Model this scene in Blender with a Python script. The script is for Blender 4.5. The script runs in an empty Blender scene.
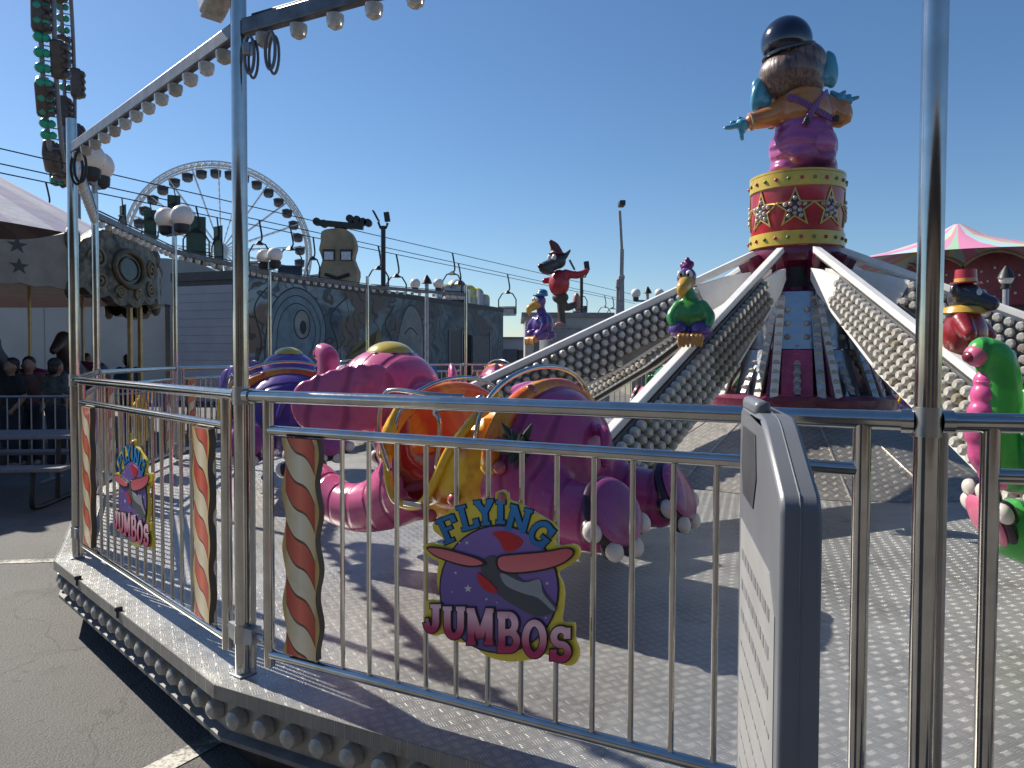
import bpy, bmesh, math, random
from mathutils import Vector, Matrix, Euler
from mathutils.geometry import tessellate_polygon
random.seed(7)
R = math.radians
S = bpy.context.scene
COL = S.collection
DK = 0.42                    # height of the ride deck above the asphalt
CX, CY = 3.25, 8.65          # centre of the ride
RV = 7.26                    # radius of the fence polygon (20 sides)
def vert(j, r=RV):
    a = R(251.75 - 18*j)
    return Vector((CX + r*math.cos(a), CY + r*math.sin(a), 0))

# ------------------------------------------------------------------ helpers
def tag(o, label=None, cat=None, group=None, kind=None):
    if label: o['label'] = label
    if cat: o['category'] = cat
    if group: o['group'] = group
    if kind: o['kind'] = kind
    return o
def thing(name, label, cat, loc=(0, 0, 0), rz=0.0, group=None):
    o = bpy.data.objects.new(name, None); COL.objects.link(o)
    o.location = loc; o.rotation_euler = (0, 0, rz); o.empty_display_size = 0.1
    return tag(o, label, cat, group)
def copy_tree(o, parent=None):
    c = o.copy(); COL.objects.link(c)
    if parent is not None: c.parent = parent
    for ch in list(o.children): copy_tree(ch, c)
    return c
def obj(name, me, mat, parent=None, loc=None):
    o = bpy.data.objects.new(name, me); COL.objects.link(o)
    if mat is not None:
        me.materials.clear()
        for m in (mat if isinstance(mat, (list, tuple)) else [mat]): me.materials.append(m)
    if parent is not None: o.parent = parent
    if loc is not None: o.location = loc
    return o
def frames(pts):
    n = len(pts); T = []
    for i in range(n):
        a = pts[max(i-1, 0)]; b = pts[min(i+1, n-1)]
        t = (b - a); T.append(t.normalized() if t.length > 1e-9 else Vector((0, 0, 1)))
    up = Vector((0, 0, 1)) if abs(T[0].z) < 0.9 else Vector((1, 0, 0))
    x = T[0].cross(up).normalized(); out = []
    for i in range(n):
        x = (x - T[i]*x.dot(T[i]))
        x = x.normalized() if x.length > 1e-6 else T[i].orthogonal().normalized()
        out.append((x, T[i].cross(x)))
    return out
class MB:
    def __init__(s): s.bm = bmesh.new()
    def box(s, c, d, rot=None, mi=0):
        M = Matrix.Translation(c) @ (rot.to_4x4() if rot is not None else Matrix()) @ Matrix.Diagonal((d[0], d[1], d[2], 1))
        r = bmesh.ops.create_cube(s.bm, size=1, matrix=M)
        for v in r['verts']:
            for f in v.link_faces: f.material_index = mi
        return s
    def bar(s, a, b, w, h):
        a = Vector(a); b = Vector(b); d = b - a
        return s.box((a+b)/2, (d.length, w, h), d.to_track_quat('X', 'Z').to_matrix())
    def sph(s, c, r, u=14, v=9, rot=None):
        if not hasattr(r, '__len__'): r = (r, r, r)
        M = Matrix.Translation(c) @ (rot.to_4x4() if rot is not None else Matrix()) @ Matrix.Diagonal((r[0], r[1], r[2], 1))
        bmesh.ops.create_uvsphere(s.bm, u_segments=u, v_segments=v, radius=1, matrix=M); return s
    def tube(s, pts, r, seg=10, closed=False, round_=False):
        pts = [Vector(p) for p in pts]
        if not hasattr(r, '__len__'): r = [r]*len(pts)
        if closed:
            fr = frames(pts + [pts[0], pts[1]])[:len(pts)]
        else: fr = frames(pts)
        rings = []
        for p, (x, y), q in zip(pts, fr, r):
            rings.append([s.bm.verts.new(p + x*(q*math.cos(2*math.pi*k/seg)) + y*(q*math.sin(2*math.pi*k/seg))) for k in range(seg)])
        m = len(rings)
        for i in range(m if closed else m-1):
            A, B = rings[i], rings[(i+1) % m]
            for k in range(seg):
                s.bm.faces.new((A[k], A[(k+1) % seg], B[(k+1) % seg], B[k]))
        if not closed:
            s.bm.faces.new(rings[0][::-1]); s.bm.faces.new(rings[-1])
        if round_:
            s.sph(pts[0], r[0]*0.995, seg, 7); s.sph(pts[-1], r[-1]*0.995, seg, 7)
        return s
    def lathe(s, prof, seg=24, c=(0, 0, 0), a0=0.0, cap=True, step=None):
        c = Vector(c); rings = []
        for (r, z) in prof:
            rings.append([s.bm.verts.new(c + Vector((r*math.cos(a0+2*math.pi*k/seg), r*math.sin(a0+2*math.pi*k/seg), z))) for k in range(seg)])
        for A, B in zip(rings, rings[1:]):
            for k in range(seg): s.bm.faces.new((A[k], A[(k+1) % seg], B[(k+1) % seg], B[k]))
        if cap:
            s.bm.faces.new(rings[0][::-1]); s.bm.faces.new(rings[-1])
        return s
    def prism(s, poly, f0, f1):
        """poly of 2D points; f0/f1 map (a,b) to the back/front 3D point"""
        A = [s.bm.verts.new(f0(*p)) for p in poly]; B = [s.bm.verts.new(f1(*p)) for p in poly]
        n = len(poly)
        for k in range(n): s.bm.faces.new((A[k], A[(k+1) % n], B[(k+1) % n], B[k]))
        if n <= 4:
            s.bm.faces.new(A[::-1]); s.bm.faces.new(B); return s
        for tr_ in tessellate_polygon([[Vector((p[0], p[1], 0)) for p in poly]]):
            s.bm.faces.new([A[i] for i in tr_[::-1]]); s.bm.faces.new([B[i] for i in tr_])
        return s
    def mesh(s, name, smooth=True, angle=35, recalc=True):
        if recalc: bmesh.ops.recalc_face_normals(s.bm, faces=s.bm.faces)
        me = bpy.data.meshes.new(name); 
        if smooth:
            for f in s.bm.faces: f.smooth = True
            for e in s.bm.edges:
                if len(e.link_faces) == 2 and e.calc_face_angle(0) > R(angle): e.smooth = False
        s.bm.to_mesh(me); s.bm.free(); return me
    def out(s, name, mat, parent=None, smooth=True, angle=35, loc=None, bevel=0.0):
        o = obj(name, s.mesh(name, smooth, angle), mat, parent, loc)
        if bevel:
            m = o.modifiers.new('Bevel', 'BEVEL'); m.width = bevel; m.segments = 2; m.limit_method = 'ANGLE'; m.angle_limit = R(40)
        return o
def bake(o):
    dg = bpy.context.evaluated_depsgraph_get(); dg.update()
    me = bpy.data.meshes.new_from_object(o.evaluated_get(dg), depsgraph=dg)
    o.modifiers.clear(); old = o.data; o.data = me
    bpy.data.meshes.remove(old); return o
def organic(name, shapes, mat, parent=None, voxel=0.02, smooth=8, loc=None):
    """one continuous skin grown over ellipsoids ('e',centre,radii,euler) and tapered limbs ('t',points,radii)"""
    b = MB()
    for sh in shapes:
        if sh[0] == 'e':
            b.sph(sh[1], sh[2], 24, 16, Euler(sh[3]).to_matrix() if len(sh) > 3 else None)
        else:
            P = [Vector(p) for p in sh[1]]; q = sh[2]
            pp, rr = smooth_path(P, q, 6)
            b.tube(pp, rr, 16); b.sph(pp[0], rr[0], 16, 10); b.sph(pp[-1], rr[-1], 16, 10)
    o = b.out(name, mat, parent, smooth=True, angle=180, loc=loc)
    m = o.modifiers.new('r', 'REMESH'); m.mode = 'VOXEL'; m.voxel_size = voxel; m.use_smooth_shade = True
    if smooth:
        m = o.modifiers.new('s', 'SMOOTH'); m.factor = 0.5; m.iterations = smooth
    bake(o)
    for p in o.data.polygons: p.use_smooth = True
    return o
def smooth_path(P, q, n=5):
    P = [Vector(p) for p in P]
    if not hasattr(q, '__len__'): q = [q]*len(P)
    if len(P) == 2:
        return [P[0].lerp(P[1], i/n) for i in range(n+1)], [q[0]+(q[1]-q[0])*i/n for i in range(n+1)]
    pp, rr = [], []
    for i in range(len(P)-1):
        p0 = P[max(i-1, 0)]; p1 = P[i]; p2 = P[i+1]; p3 = P[min(i+2, len(P)-1)]
        for k in range(n):
            t = k/n
            pp.append(0.5*((2*p1) + (p2-p0)*t + (2*p0-5*p1+4*p2-p3)*t*t + (3*p1-p0-3*p2+p3)*t**3)); rr.append(q[i]+(q[i+1]-q[i])*t)
    pp.append(P[-1]); rr.append(q[-1]); return pp, rr

# ------------------------------------------------------------------ materials
class NT:
    def __init__(s, name):
        s.m = bpy.data.materials.new(name); s.m.use_nodes = True
        s.t = s.m.node_tree; s.n = s.t.nodes; s.b = s.n['Principled BSDF']
        s.tc = s.n.new('ShaderNodeTexCoord')
    def new(s, t, **k):
        x = s.n.new(t)
        for a, v in k.items(): setattr(x, a, v)
        return x
    def link(s, a, b): s.t.links.new(a, b)
    def val(s, sock, v):
        if hasattr(v, 'node'): s.link(v, sock)
        else: sock.default_value = v
    def math(s, op, a, b=0.0, c=0.0):
        x = s.new('ShaderNodeMath', operation=op)
        for i, v in enumerate((a, b, c)): s.val(x.inputs[i], v)
        return x.outputs[0]
    def mix(s, f, a, b):
        x = s.new('ShaderNodeMix', data_type='RGBA')
        s.val(x.inputs[0], f)
        for i, v in ((6, a), (7, b)):
            if hasattr(v, 'node'): s.link(v, x.inputs[i])
            else: x.inputs[i].default_value = (*v, 1)
        return x.outputs[2]
    def noise(s, scale, detail=4, rough=0.55, co='Object', vec=None):
        x = s.new('ShaderNodeTexNoise'); x.inputs['Scale'].default_value = scale
        x.inputs['Detail'].default_value = detail; x.inputs['Roughness'].default_value = rough
        s.link(vec if vec is not None else s.tc.outputs[co], x.inputs['Vector']); return x.outputs['Fac']
    def ramp(s, f, a, b):
        x = s.new('ShaderNodeMapRange'); x.clamp = True
        s.val(x.inputs[0], f); x.inputs[1].default_value = a; x.inputs[2].default_value = b
        return x.outputs[0]
    def xyz(s, co='Object'):
        x = s.new('ShaderNodeSeparateXYZ'); s.link(s.tc.outputs[co], x.inputs[0]); return x.outputs
    def bump(s, h, strength=0.3, dist=0.01):
        x = s.new('ShaderNodeBump'); x.inputs['Strength'].default_value = strength; x.inputs['Distance'].default_value = dist
        s.link(h, x.inputs['Height']); s.link(x.outputs[0], s.b.inputs['Normal'])
    def col(s, v):
        if hasattr(v, 'node'): s.link(v, s.b.inputs['Base Color'])
        else: s.b.inputs['Base Color'].default_value = (*v, 1)
    def pb(s, **k):
        for a, v in k.items(): s.val(s.b.inputs[a.replace('_', ' ')], v)
        return s
def lighter(c, f): return tuple(min(1, x*f) for x in c)
_mc = {}
def paint(name, c, rough=0.4, metal=0.0, var=0.25, scale=6, coat=0.0, rvar=0.1, co='Object'):
    """plain painted / metal surface with a little real wear in colour and gloss"""
    if name in _mc: return _mc[name]
    t = NT(name)
    n = t.noise(scale, 5, 0.6, co)
    f = t.ramp(n, 0.35, 0.7)
    t.col(t.mix(f, lighter(c, 1-var), lighter(c, 1+var*0.4)))
    n2 = t.noise(scale*4.3, 3, 0.6, co)
    t.pb(Roughness=t.math('MULTIPLY_ADD', n2, rvar*2, rough-rvar), Metallic=metal, Coat_Weight=coat, Coat_Roughness=0.08)
    _mc[name] = t.m; return t.m
chrome = paint('stainless_tube', (0.55, 0.53, 0.50), 0.12, 1.0, 0.18, 9, rvar=0.06)
steel = paint('brushed_steel', (0.50, 0.49, 0.48), 0.34, 1.0, 0.2, 5)
galv = paint('galvanised', (0.40, 0.41, 0.43), 0.5, 0.8, 0.25, 7)
white_pt = paint('white_enamel', (0.74, 0.73, 0.70), 0.35, 0, 0.12, 5)
silver_sheet = paint('silver_sheet', (0.50, 0.49, 0.47), 0.3, 0.85, 0.25, 4)
gap_black = paint('underdeck_shade_black', (0.02, 0.02, 0.022), 0.5)
maroon = paint('maroon_enamel', (0.16, 0.012, 0.045), 0.3, 0, 0.3, 4, coat=0.4)
yellow_pt = paint('yellow_enamel', (0.60, 0.42, 0.03), 0.3, 0, 0.2, 5, coat=0.5)
red_pt = paint('red_enamel', (0.42, 0.02, 0.035), 0.3, 0, 0.25, 5, coat=0.4)
gold_pt = paint('gold_trim', (0.62, 0.42, 0.12), 0.35, 0.5, 0.25, 6)
globe_m = paint('opal_globe', (0.80, 0.74, 0.66), 0.25, 0, 0.06, 3)
dark_metal = paint('dark_metal', (0.035, 0.037, 0.04), 0.5, 0.3)
grey_pt = paint('grey_enamel', (0.23, 0.24, 0.26), 0.5, 0, 0.2)
# clear plastic lamp caps: pale, glossy, a little see-through
t = NT('lamp_cap'); n = t.noise(40, 3)
oi = t.new('ShaderNodeObjectInfo'); cc_ = t.mix(t.ramp(n, .35, .7), (0.50, 0.47, 0.42), (0.78, 0.75, 0.70)); t.col(t.mix(t.ramp(oi.outputs['Random'], .70, 1.0), cc_, (.36, .31, .23)))
t.pb(Roughness=0.16, Transmission_Weight=0.25, IOR=1.45, Coat_Weight=0.4); capm = t.m
# tread plate : groups of five short raised bars, alternating direction
def tread(name, cell, base, metal, rough):
    t = NT(name); X = t.xyz('Object')
    ca, sa = math.cos(R(27)), math.sin(R(27))
    u = t.math('ADD', t.math('MULTIPLY', X[0], ca/cell), t.math('MULTIPLY', X[1], sa/cell))
    v = t.math('ADD', t.math('MULTIPLY', X[0], -sa/cell), t.math('MULTIPLY', X[1], ca/cell))
    fu = t.math('FLOOR', u); fv = t.math('FLOOR', v)
    par = t.math('MODULO', t.math('ABSOLUTE', t.math('ADD', fu, fv)), 2.0)
    lu = t.math('SUBTRACT', t.math('SUBTRACT', u, fu), .5); lv = t.math('SUBTRACT', t.math('SUBTRACT', v, fv), .5)
    def mixv(a, b): return t.math('ADD', t.math('MULTIPLY', a, t.math('SUBTRACT', 1.0, par)), t.math('MULTIPLY', b, par))
    a = mixv(lu, lv); b = mixv(lv, lu)
    bars = t.math('COSINE', t.math('MULTIPLY', a, 2*math.pi*5))
    bars = t.ramp(bars, 0.35, 0.95)
    lim = t.math('MULTIPLY', t.ramp(t.math('ABSOLUTE', a), .41, .39), t.ramp(t.math('ABSOLUTE', b), .30, .16))
    h = t.math('MULTIPLY', bars, lim)
    n = t.noise(1.1, 7, .7); n2 = t.noise(23, 4, .6)
    worn = t.mix(t.ramp(n, .3, .72), lighter(base, .55), lighter(base, 1.2))
    n5 = t.noise(3.4, 6, .7); worn = t.mix(t.math('MULTIPLY', t.ramp(n5, .58, .70), .55), worn, (.10, .085, .07))
    c = t.mix(t.math('MULTIPLY', h, .8), worn, lighter(base, 1.75))
    t.col(c)
    t.pb(Metallic=metal, Roughness=t.math('MULTIPLY_ADD', n2, .25, rough-.12))
    t.bump(h, 0.9, 0.004); return t.m
deck_m = tread('tread_plate', 0.047, (0.42, 0.42, 0.405), 0.65, 0.40)
ramp_m = tread('ramp_tread_plate', 0.06, (0.38, 0.36, 0.33), 0.7, 0.45)
# asphalt
t = NT('asphalt')
n1 = t.noise(160, 3, .7); n2 = t.noise(.5, 6, .6); n3 = t.noise(14, 5, .6)
vor = t.new('ShaderNodeTexVoronoi'); vor.inputs['Scale'].default_value = 95; t.link(t.tc.outputs['Object'], vor.inputs['Vector'])
c = t.mix(t.ramp(n2, .3, .7), (0.085, 0.082, 0.078), (0.135, 0.13, 0.122))
c = t.mix(t.ramp(n1, .48, .70), c, (0.24, 0.23, 0.215))
c = t.mix(t.ramp(n3, .6, .8), c, (0.055, 0.053, 0.05))
n6 = t.noise(1.3, 6, .65); c = t.mix(t.math('MULTIPLY', t.ramp(n6, .54, .68), .55), c, (0.045, 0.043, 0.042))
wp = t.new('ShaderNodeVectorMath', operation='MULTIPLY_ADD'); nz = t.new('ShaderNodeTexNoise'); nz.inputs['Scale'].default_value = 2.0; nz.inputs['Detail'].default_value = 5; t.link(t.tc.outputs['Object'], nz.inputs['Vector']); t.link(nz.outputs['Color'], wp.inputs[0]); wp.inputs[1].default_value = (.7, .7, .7); t.link(t.tc.outputs['Object'], wp.inputs[2])
vc = t.new('ShaderNodeTexVoronoi', feature='DISTANCE_TO_EDGE'); vc.inputs['Scale'].default_value = .55; t.link(wp.outputs[0], vc.inputs['Vector'])
c = t.mix(t.math('MULTIPLY', t.ramp(vc.outputs['Distance'], .006, .002), .35), c, (0.03, 0.029, 0.028))
t.col(c); t.pb(Roughness=.85); t.bump(t.math('ADD', n1, vor.outputs['Distance']), .6, .006); asphalt = t.m
t = NT('road_paint'); n1 = t.noise(60, 4, .7); n2 = t.noise(5, 4)
t.col(t.mix(t.ramp(t.math('MULTIPLY', n1, n2), .2, .32), (0.13, 0.125, 0.115), (0.55, 0.53, 0.47))); t.pb(Roughness=.8); road_paint = t.m

# ------------------------------------------------------------------ world, sun, camera
w = bpy.data.worlds.new('World'); S.world = w; w.use_nodes = True
nt = w.node_tree; bg = nt.nodes['Background']
sky = nt.nodes.new('ShaderNodeTexSky'); sky.sky_type = 'NISHITA'; sky.sun_disc = False
SUN = Vector((-0.827, 0.563, 0)).normalized(); EL = R(40)
sky.sun_elevation = EL; sky.sun_rotation = math.atan2(SUN.x, SUN.y)
sky.air_density = 1.0; sky.dust_density = 0.25; sky.ozone_density = 4.5; sky.altitude = 50
hs = nt.nodes.new('ShaderNodeHueSaturation'); hs.inputs['Saturation'].default_value = 1.10; nt.links.new(sky.outputs[0], hs.inputs['Color']); nt.links.new(hs.outputs[0], bg.inputs[0]); bg.inputs[1].default_value = 0.077
sd = bpy.data.lights.new('sun', 'SUN'); sd.energy = 5.0; sd.angle = R(0.53); sd.color = (1, 0.93, 0.82)
so = bpy.data.objects.new('sun', sd); COL.objects.link(so)
dirv = Vector((SUN.x*math.cos(EL), SUN.y*math.cos(EL), math.sin(EL)))
so.rotation_euler = (-dirv).to_track_quat('-Z', 'Y').to_euler()
cd = bpy.data.cameras.new('camera'); cam = bpy.data.objects.new('camera', cd); COL.objects.link(cam)
cd.sensor_width = 36; cd.lens = 25.97; cd.clip_end = 3000; cd.clip_start = 0.05
cam.location = (0, 0, 1.64); cam.rotation_euler = (Matrix.Rotation(R(.31), 3, 'Z') @ Matrix.Rotation(R(90-1.7), 3, 'X') @ Matrix.Rotation(R(.22), 3, 'Z')).to_euler(); cd.shift_y = -.0050; S.camera = cam
S.view_settings.view_transform = 'Standard'; S.view_settings.look = 'None'; S.view_settings.exposure = 0.62; S.view_settings.gamma = 1
S.view_settings.use_curve_mapping = False
F = 740.0
def at(px, py, Z):
    """world point seen at a photo pixel at a depth (used to lay the place out)"""
    return Vector(((px-512)/F*Z, Z, 1.64 + (357-py)/F*Z))

# ------------------------------------------------------------------ ground
b = MB(); n = 40; L = 700
b.bm.faces.new([b.bm.verts.new(p) for p in ((-L, -L, 0), (L, -L, 0), (L, L, 0), (-L, L, 0))])
g = b.out('ground', asphalt); tag(g, 'grey asphalt ground around the ride', 'ground', kind='structure')
def stripe(a, b_, w_):
    a = Vector(a); b_ = Vector(b_); d = (b_-a).normalized(); p = Vector((-d.y, d.x, 0))*w_/2
    m = MB(); m.bm.faces.new([m.bm.verts.new(q + Vector((0, 0, .004))) for q in (a-p, b_-p, b_+p, a+p)])
    return m.out('parking_stripe', road_paint)
tag(stripe((-6.5, 5.45, 0), (-3.2, 5.9, 0), .11), 'worn white parking stripe at the edge of the shade by the bench', 'road marking', kind='structure')
tag(stripe((-1.95, 1.95, 0), (-1.05, 3.5, 0), .11), 'worn white parking stripe running under the near deck corner', 'road marking', kind='structure')
# ------------------------------------------------------------------ ride deck
NS = 20
def ring(r, z): return [Vector((r*math.cos(R(251.75-18*j)), r*math.sin(R(251.75-18*j)), z)) for j in range(NS)]
APX = 1/math.cos(R(9))
RD = 7.285*APX
plat = thing('ride_platform', 'round silver tread plate ride deck with a bulb lined edge', 'ride platform', (CX, CY, 0))
b = MB()
top = [b.bm.verts.new(p) for p in ring(RD, DK)]; b.bm.faces.new(top[::-1])
b.out('deck', deck_m, plat, smooth=False)
def band(prof, name, mat):
    m = MB(); rr = [[m.bm.verts.new(p) for p in ring(r*APX, z)] for r, z in prof]
    for A, B in zip(rr, rr[1:]):
        for k in range(NS): m.bm.faces.new((A[k], A[(k+1) % NS], B[(k+1) % NS], B[k]))
    return m.out(name, mat, plat, smooth=False)
edge_m = tread('edge_tread_plate', 0.03, (0.27, 0.265, 0.25), 0.45, 0.5)
band([(7.286, DK+.0015), (7.292, DK+.002), (7.293, DK-.05), (7.27, DK-.052), (7.235, DK-.054)], 'edge_trim', edge_m)
band([(7.236, DK-.05), (7.236, DK-.20)], 'lamp_band', paint('lamp_band', (.34, .33, .31), .45, .6, .35, 8))
band([(7.235, DK-.19), (7.268, DK-.205), (7.268, DK-.222), (7.22, DK-.225)], 'lower_lip', paint('lip_metal', (.16, .16, .16), .65, .2, .35, 10))
band([(7.10, DK-.06), (7.10, 0.0)], 'underdeck_shade', gap_black)  # black band coloured in for the darkness of the gap under the deck
bm_ = MB(); bm_.lathe([(.040, 0), (.040, .022), (.034, .040), (.018, .050), (0.001, .053)], 12)
bulbme = bm_.mesh('bulb')
dusty = paint('dusty_lamp_cap', (.42, .40, .36), .3, 0, .3, 30, coat=.3); edge_bulb = bulbme.copy(); bulbme.materials.append(capm); edge_bulb.materials.append(dusty)
cnt = 0; rest = MB()
for j in (0, 1, 2, 3, -1):
    A, B = vert(j+1, 7.237*APX), vert(j, 7.237*APX)
    ex = (B-A).normalized(); out = Vector((ex.y, -ex.x, 0)); nb = 17
    for k in range(nb):
        p = A.lerp(B, (k+.5)/nb) - Vector((CX, CY, 0)) + Vector((0, 0, DK-.125))
        o = obj('bulb', edge_bulb, None, plat, p); o.rotation_euler = out.to_track_quat('Z', 'Y').to_euler(); cnt += 1
# bolts / brackets along the trim
for j, f in ((1, .52), (1, .22), (2, .3)):
    A, B = vert(j+1, 7.29*APX), vert(j, 7.29*APX); p = A.lerp(B, f) - Vector((CX, CY, 0))
    m = MB(); m.box(p + Vector((0, 0, DK+.010)), (.035, .02, .02), Matrix.Rotation(R(40), 3, 'Z')); m.box(p + Vector((.0, 0, DK-.015)), (.018, .018, .04)); m.out('edge_clip', dark_metal, plat, bevel=.004)
# ------------------------------------------------------------------ fence panels, poles, beams
PL = 2*RV*math.sin(R(9))
def frame_of(j):
    A, B = vert(j+1), vert(j); mid = (A+B)/2; ex = (B-A).normalized()
    return Vector((mid.x, mid.y, DK)), math.atan2(ex.y, ex.x)
ORD = ['first', 'second', 'third', 'fourth', 'fifth', 'sixth', 'seventh', 'eighth', 'ninth', 'tenth', 'eleventh', 'twelfth', 'thirteenth', 'fourteenth']
h = PL/2
rail_m = MB(); rail_m.tube([(-h+.03, 0, 1.07), (h-.03, 0, 1.07)], .023, 14)
EP = PL*.5*(1-2*.0610)
def fence_root():
    t = thing('chrome_fence', 'x', 'fence panel')
    m = MB(); m.tube([(-h+.028, 0, 1.07), (h-.028, 0, 1.07)], .0235, 14)
    for s in (-1, 1): m.tube([(s*(h-.055), 0, 1.07), (s*(h-.028), 0, 1.07)], .029, 14)
    m.out('top_rail', chrome, t)
    m = MB(); m.tube([(-EP, 0, .945), (EP, 0, .945)], .0185, 12); m.out('middle_rail', chrome, t)
    m = MB(); m.tube([(-EP, 0, .105), (EP, 0, .105)], .0185, 12); m.out('bottom_rail', chrome, t)
    for s in (-1, 1):
        m = MB(); m.tube([(s*EP, 0, .06), (s*EP, 0, 1.06)], .021, 12); m.out('end_post', chrome, t)
    m = MB(); m.tube([(0, 0, .115), (0, 0, .935)], .0085, 10); bme = m.mesh('baluster')
    bme.materials.append(chrome)
    for k in range(1, 17):
        obj('baluster', bme, None, t, (-EP + 2*EP*k/17, 0, 0))
    m = MB()
    for s in (-1, 1): m.tube([(s*(EP+.02), 0, .16), (s*(h-.028), 0, .16)], .013, 8); m.box((s*(h-.05), 0, .16), (.045, .05, .06))
    m.out('hinge_bracket', galv, t)
    return t
FG = 'chrome fence round the ride deck'
proto = fence_root(); used = False
panel_lbl = {0: 'wide chrome fence in front of the pink elephant, carrying the large colourful sign',
  1: 'chrome fence seen steeply, left of the nearest left pole, carrying the narrow looking sign',
  -1: 'chrome fence right of the thick right hand pole, before the green elephant',
  2: 'chrome fence behind the leftmost pole, next along from the one with the narrow looking sign'}
NP = 13
for j in range(-1, NP):
    t = proto if not used else copy_tree(proto); used = True
    c, rz = frame_of(j); t.location = c; t.rotation_euler = (0, 0, rz)
    tag(t, panel_lbl.get(j, f'small far chrome fence, {ORD[j-3]} one beyond the leftmost poles round the deck' if j > 2 else ''), 'fence panel', FG)
# poles
def pole_root():
    t = thing('canopy_pole', 'x', 'pole')
    m = MB(); m.tube([(0, 0, .0), (0, 0, 2.62)], .0285, 20); m.out('tube', chrome, t)
    m = MB(); m.box((0, 0, .004), (.075, .075, .008)); m.out('base_plate', galv, t, bevel=.003)
    m = MB()
    for z in (1.07, .16): m.tube([(0, 0, z-.035), (0, 0, z+.035)], .0325, 20)
    m.tube([(.040, .02, .02), (.040, .02, 1.04)], .010, 10)
    m.out('rail_socket', steel, t)
    return t
pp = pole_root(); used = False
pole_lbl = {0: 'thick chrome pole standing right of the grey plastic sign, nearest to the viewer', 1: 'tall chrome pole between the two signs on the fence, with cable loops at its top',
   2: 'leftmost tall chrome pole at the far end of the fence with the narrow looking sign', -1: 'chrome pole beyond the right end of the near fence',
   3: 'slim chrome pole just behind the leftmost pole, with two white globes', 4: 'slim chrome pole in front of the grey roller door, with two big white globes', 5: 'thin chrome pole hidden close behind the tall pole between the signs'}
for j in range(-1, 8):
    t = pp if not used else copy_tree(pp); used = True
    p = vert(j); t.location = (p.x, p.y, DK); t.rotation_euler = (0, 0, R(251.75-18*j)+math.pi/2)
    tag(t, pole_lbl.get(j, f'thin far chrome pole, {ORD[min(j-6, 13)]} one past the grey roller door round the deck'), 'pole', 'chrome poles round the ride deck')
# beams with lamp caps between the pole tops
m = MB(); m.lathe([(.018, 0), (.031, -.006), (.031, -.026), (.026, -.044), (.010, -.054), (.001, -.055)], 12); bcap = m.mesh('bulb'); bcap.materials.append(capm)
def beam_root():
    t = thing('light_beam', 'x', 'light beam')
    m = MB(); m.box((0, 0, -.005), (PL-.06, .036, .060)); m.out('beam', paint('beam_metal', (.15, .155, .165), .4, .5, .45, 12), t, bevel=.006)
    m = MB(); m.tube([(-h+.06, .012, .040), (h-.06, .012, .040)], .007, 6); m.out('cable', dark_metal, t)
    for k in range(13): obj('bulb', bcap, None, t, (-h+.13 + (PL-.26)*k/12, 0, -.043))
    return t
bt = beam_root(); used = False
for j in range(-1, 7):
    t = bt if not used else copy_tree(bt); used = True
    c, rz = frame_of(j); t.location = c + Vector((0, 0, 2.445)); t.rotation_euler = (0, 0, rz)
    tag(t, {1: 'overhead beam of lamp caps rising steeply to the tall pole with cable loops', 0: 'overhead beam of lamp caps at the top edge, right of the tall pole with cable loops', 2: 'overhead beam of lamp caps falling away behind the leftmost pole',
        -1: 'overhead beam of lamp caps above the fence at far right'}.get(j, f'small far overhead beam of lamp caps, {ORD[max(j-3, 0)]} beyond the leftmost poles'), 'light beam', 'overhead beams of lamp caps')
# cable loops and lamp box at pole B, loops at pole A
pB = vert(1); pA = vert(2)
t = thing('cable_coil', 'grey cable looped under the beam at the tall pole between the signs', 'cable', (pB.x, pB.y, DK))
ex = (vert(0)-vert(1)).normalized()
for k, (o_, dx) in enumerate(((.07, .0), (.16, .02))):
    m = MB(); c0 = ex*o_
    pts = [c0 + ex*(.024*math.sin(a)) + Vector((0.01*k, -.03, 2.47-.08 - .068*(1-math.cos(a)))) for a in [2*math.pi*i/20 for i in range(20)]]
    m.tube(pts, .006, 8, closed=True); m.tube([p+Vector((.010, .012, -.012)) for p in pts], .005, 8, closed=True); m.out('loop', paint('cable_grey', (.16, .17, .19), .5), t)
m = MB(); m.box(ex*.06 + Vector((0, -.03, 2.345)), (.03, .03, .045)); m.out('plug', galv, t, bevel=.006)
t = thing('cable_coil', 'dark cable coil hanging at the top of the leftmost pole', 'cable', (pA.x, pA.y, DK))
ex = (vert(1)-vert(2)).normalized()
for k in range(2):
    m = MB(); pts = [ex*(.10+.07*k) + Vector((.035*math.sin(a), 0, 2.40-.09*(1-math.cos(a)))) for a in [2*math.pi*i/18 for i in range(18)]]
    m.tube(pts, .008, 8, closed=True); m.out('loop', dark_metal, t)
t = thing('flood_light', 'flat silver lamp box fixed high on the left of the tall pole', 'lamp', (pB.x, pB.y, DK))
lb = Euler((0, R(-28), R(-45))).to_matrix()
m = MB(); m.box((-.10, .06, 2.60), (.17, .10, .07), lb); m.out('housing', steel, t, bevel=.012)
m = MB(); m.box((-.10, .06, 2.56), (.15, .085, .012), lb); m.out('lens', capm, t, bevel=.004)
m = MB(); m.bar((-.05, .03, 2.585), (0, 0, 2.57), .02, .02); m.out('bracket', galv, t)
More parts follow.
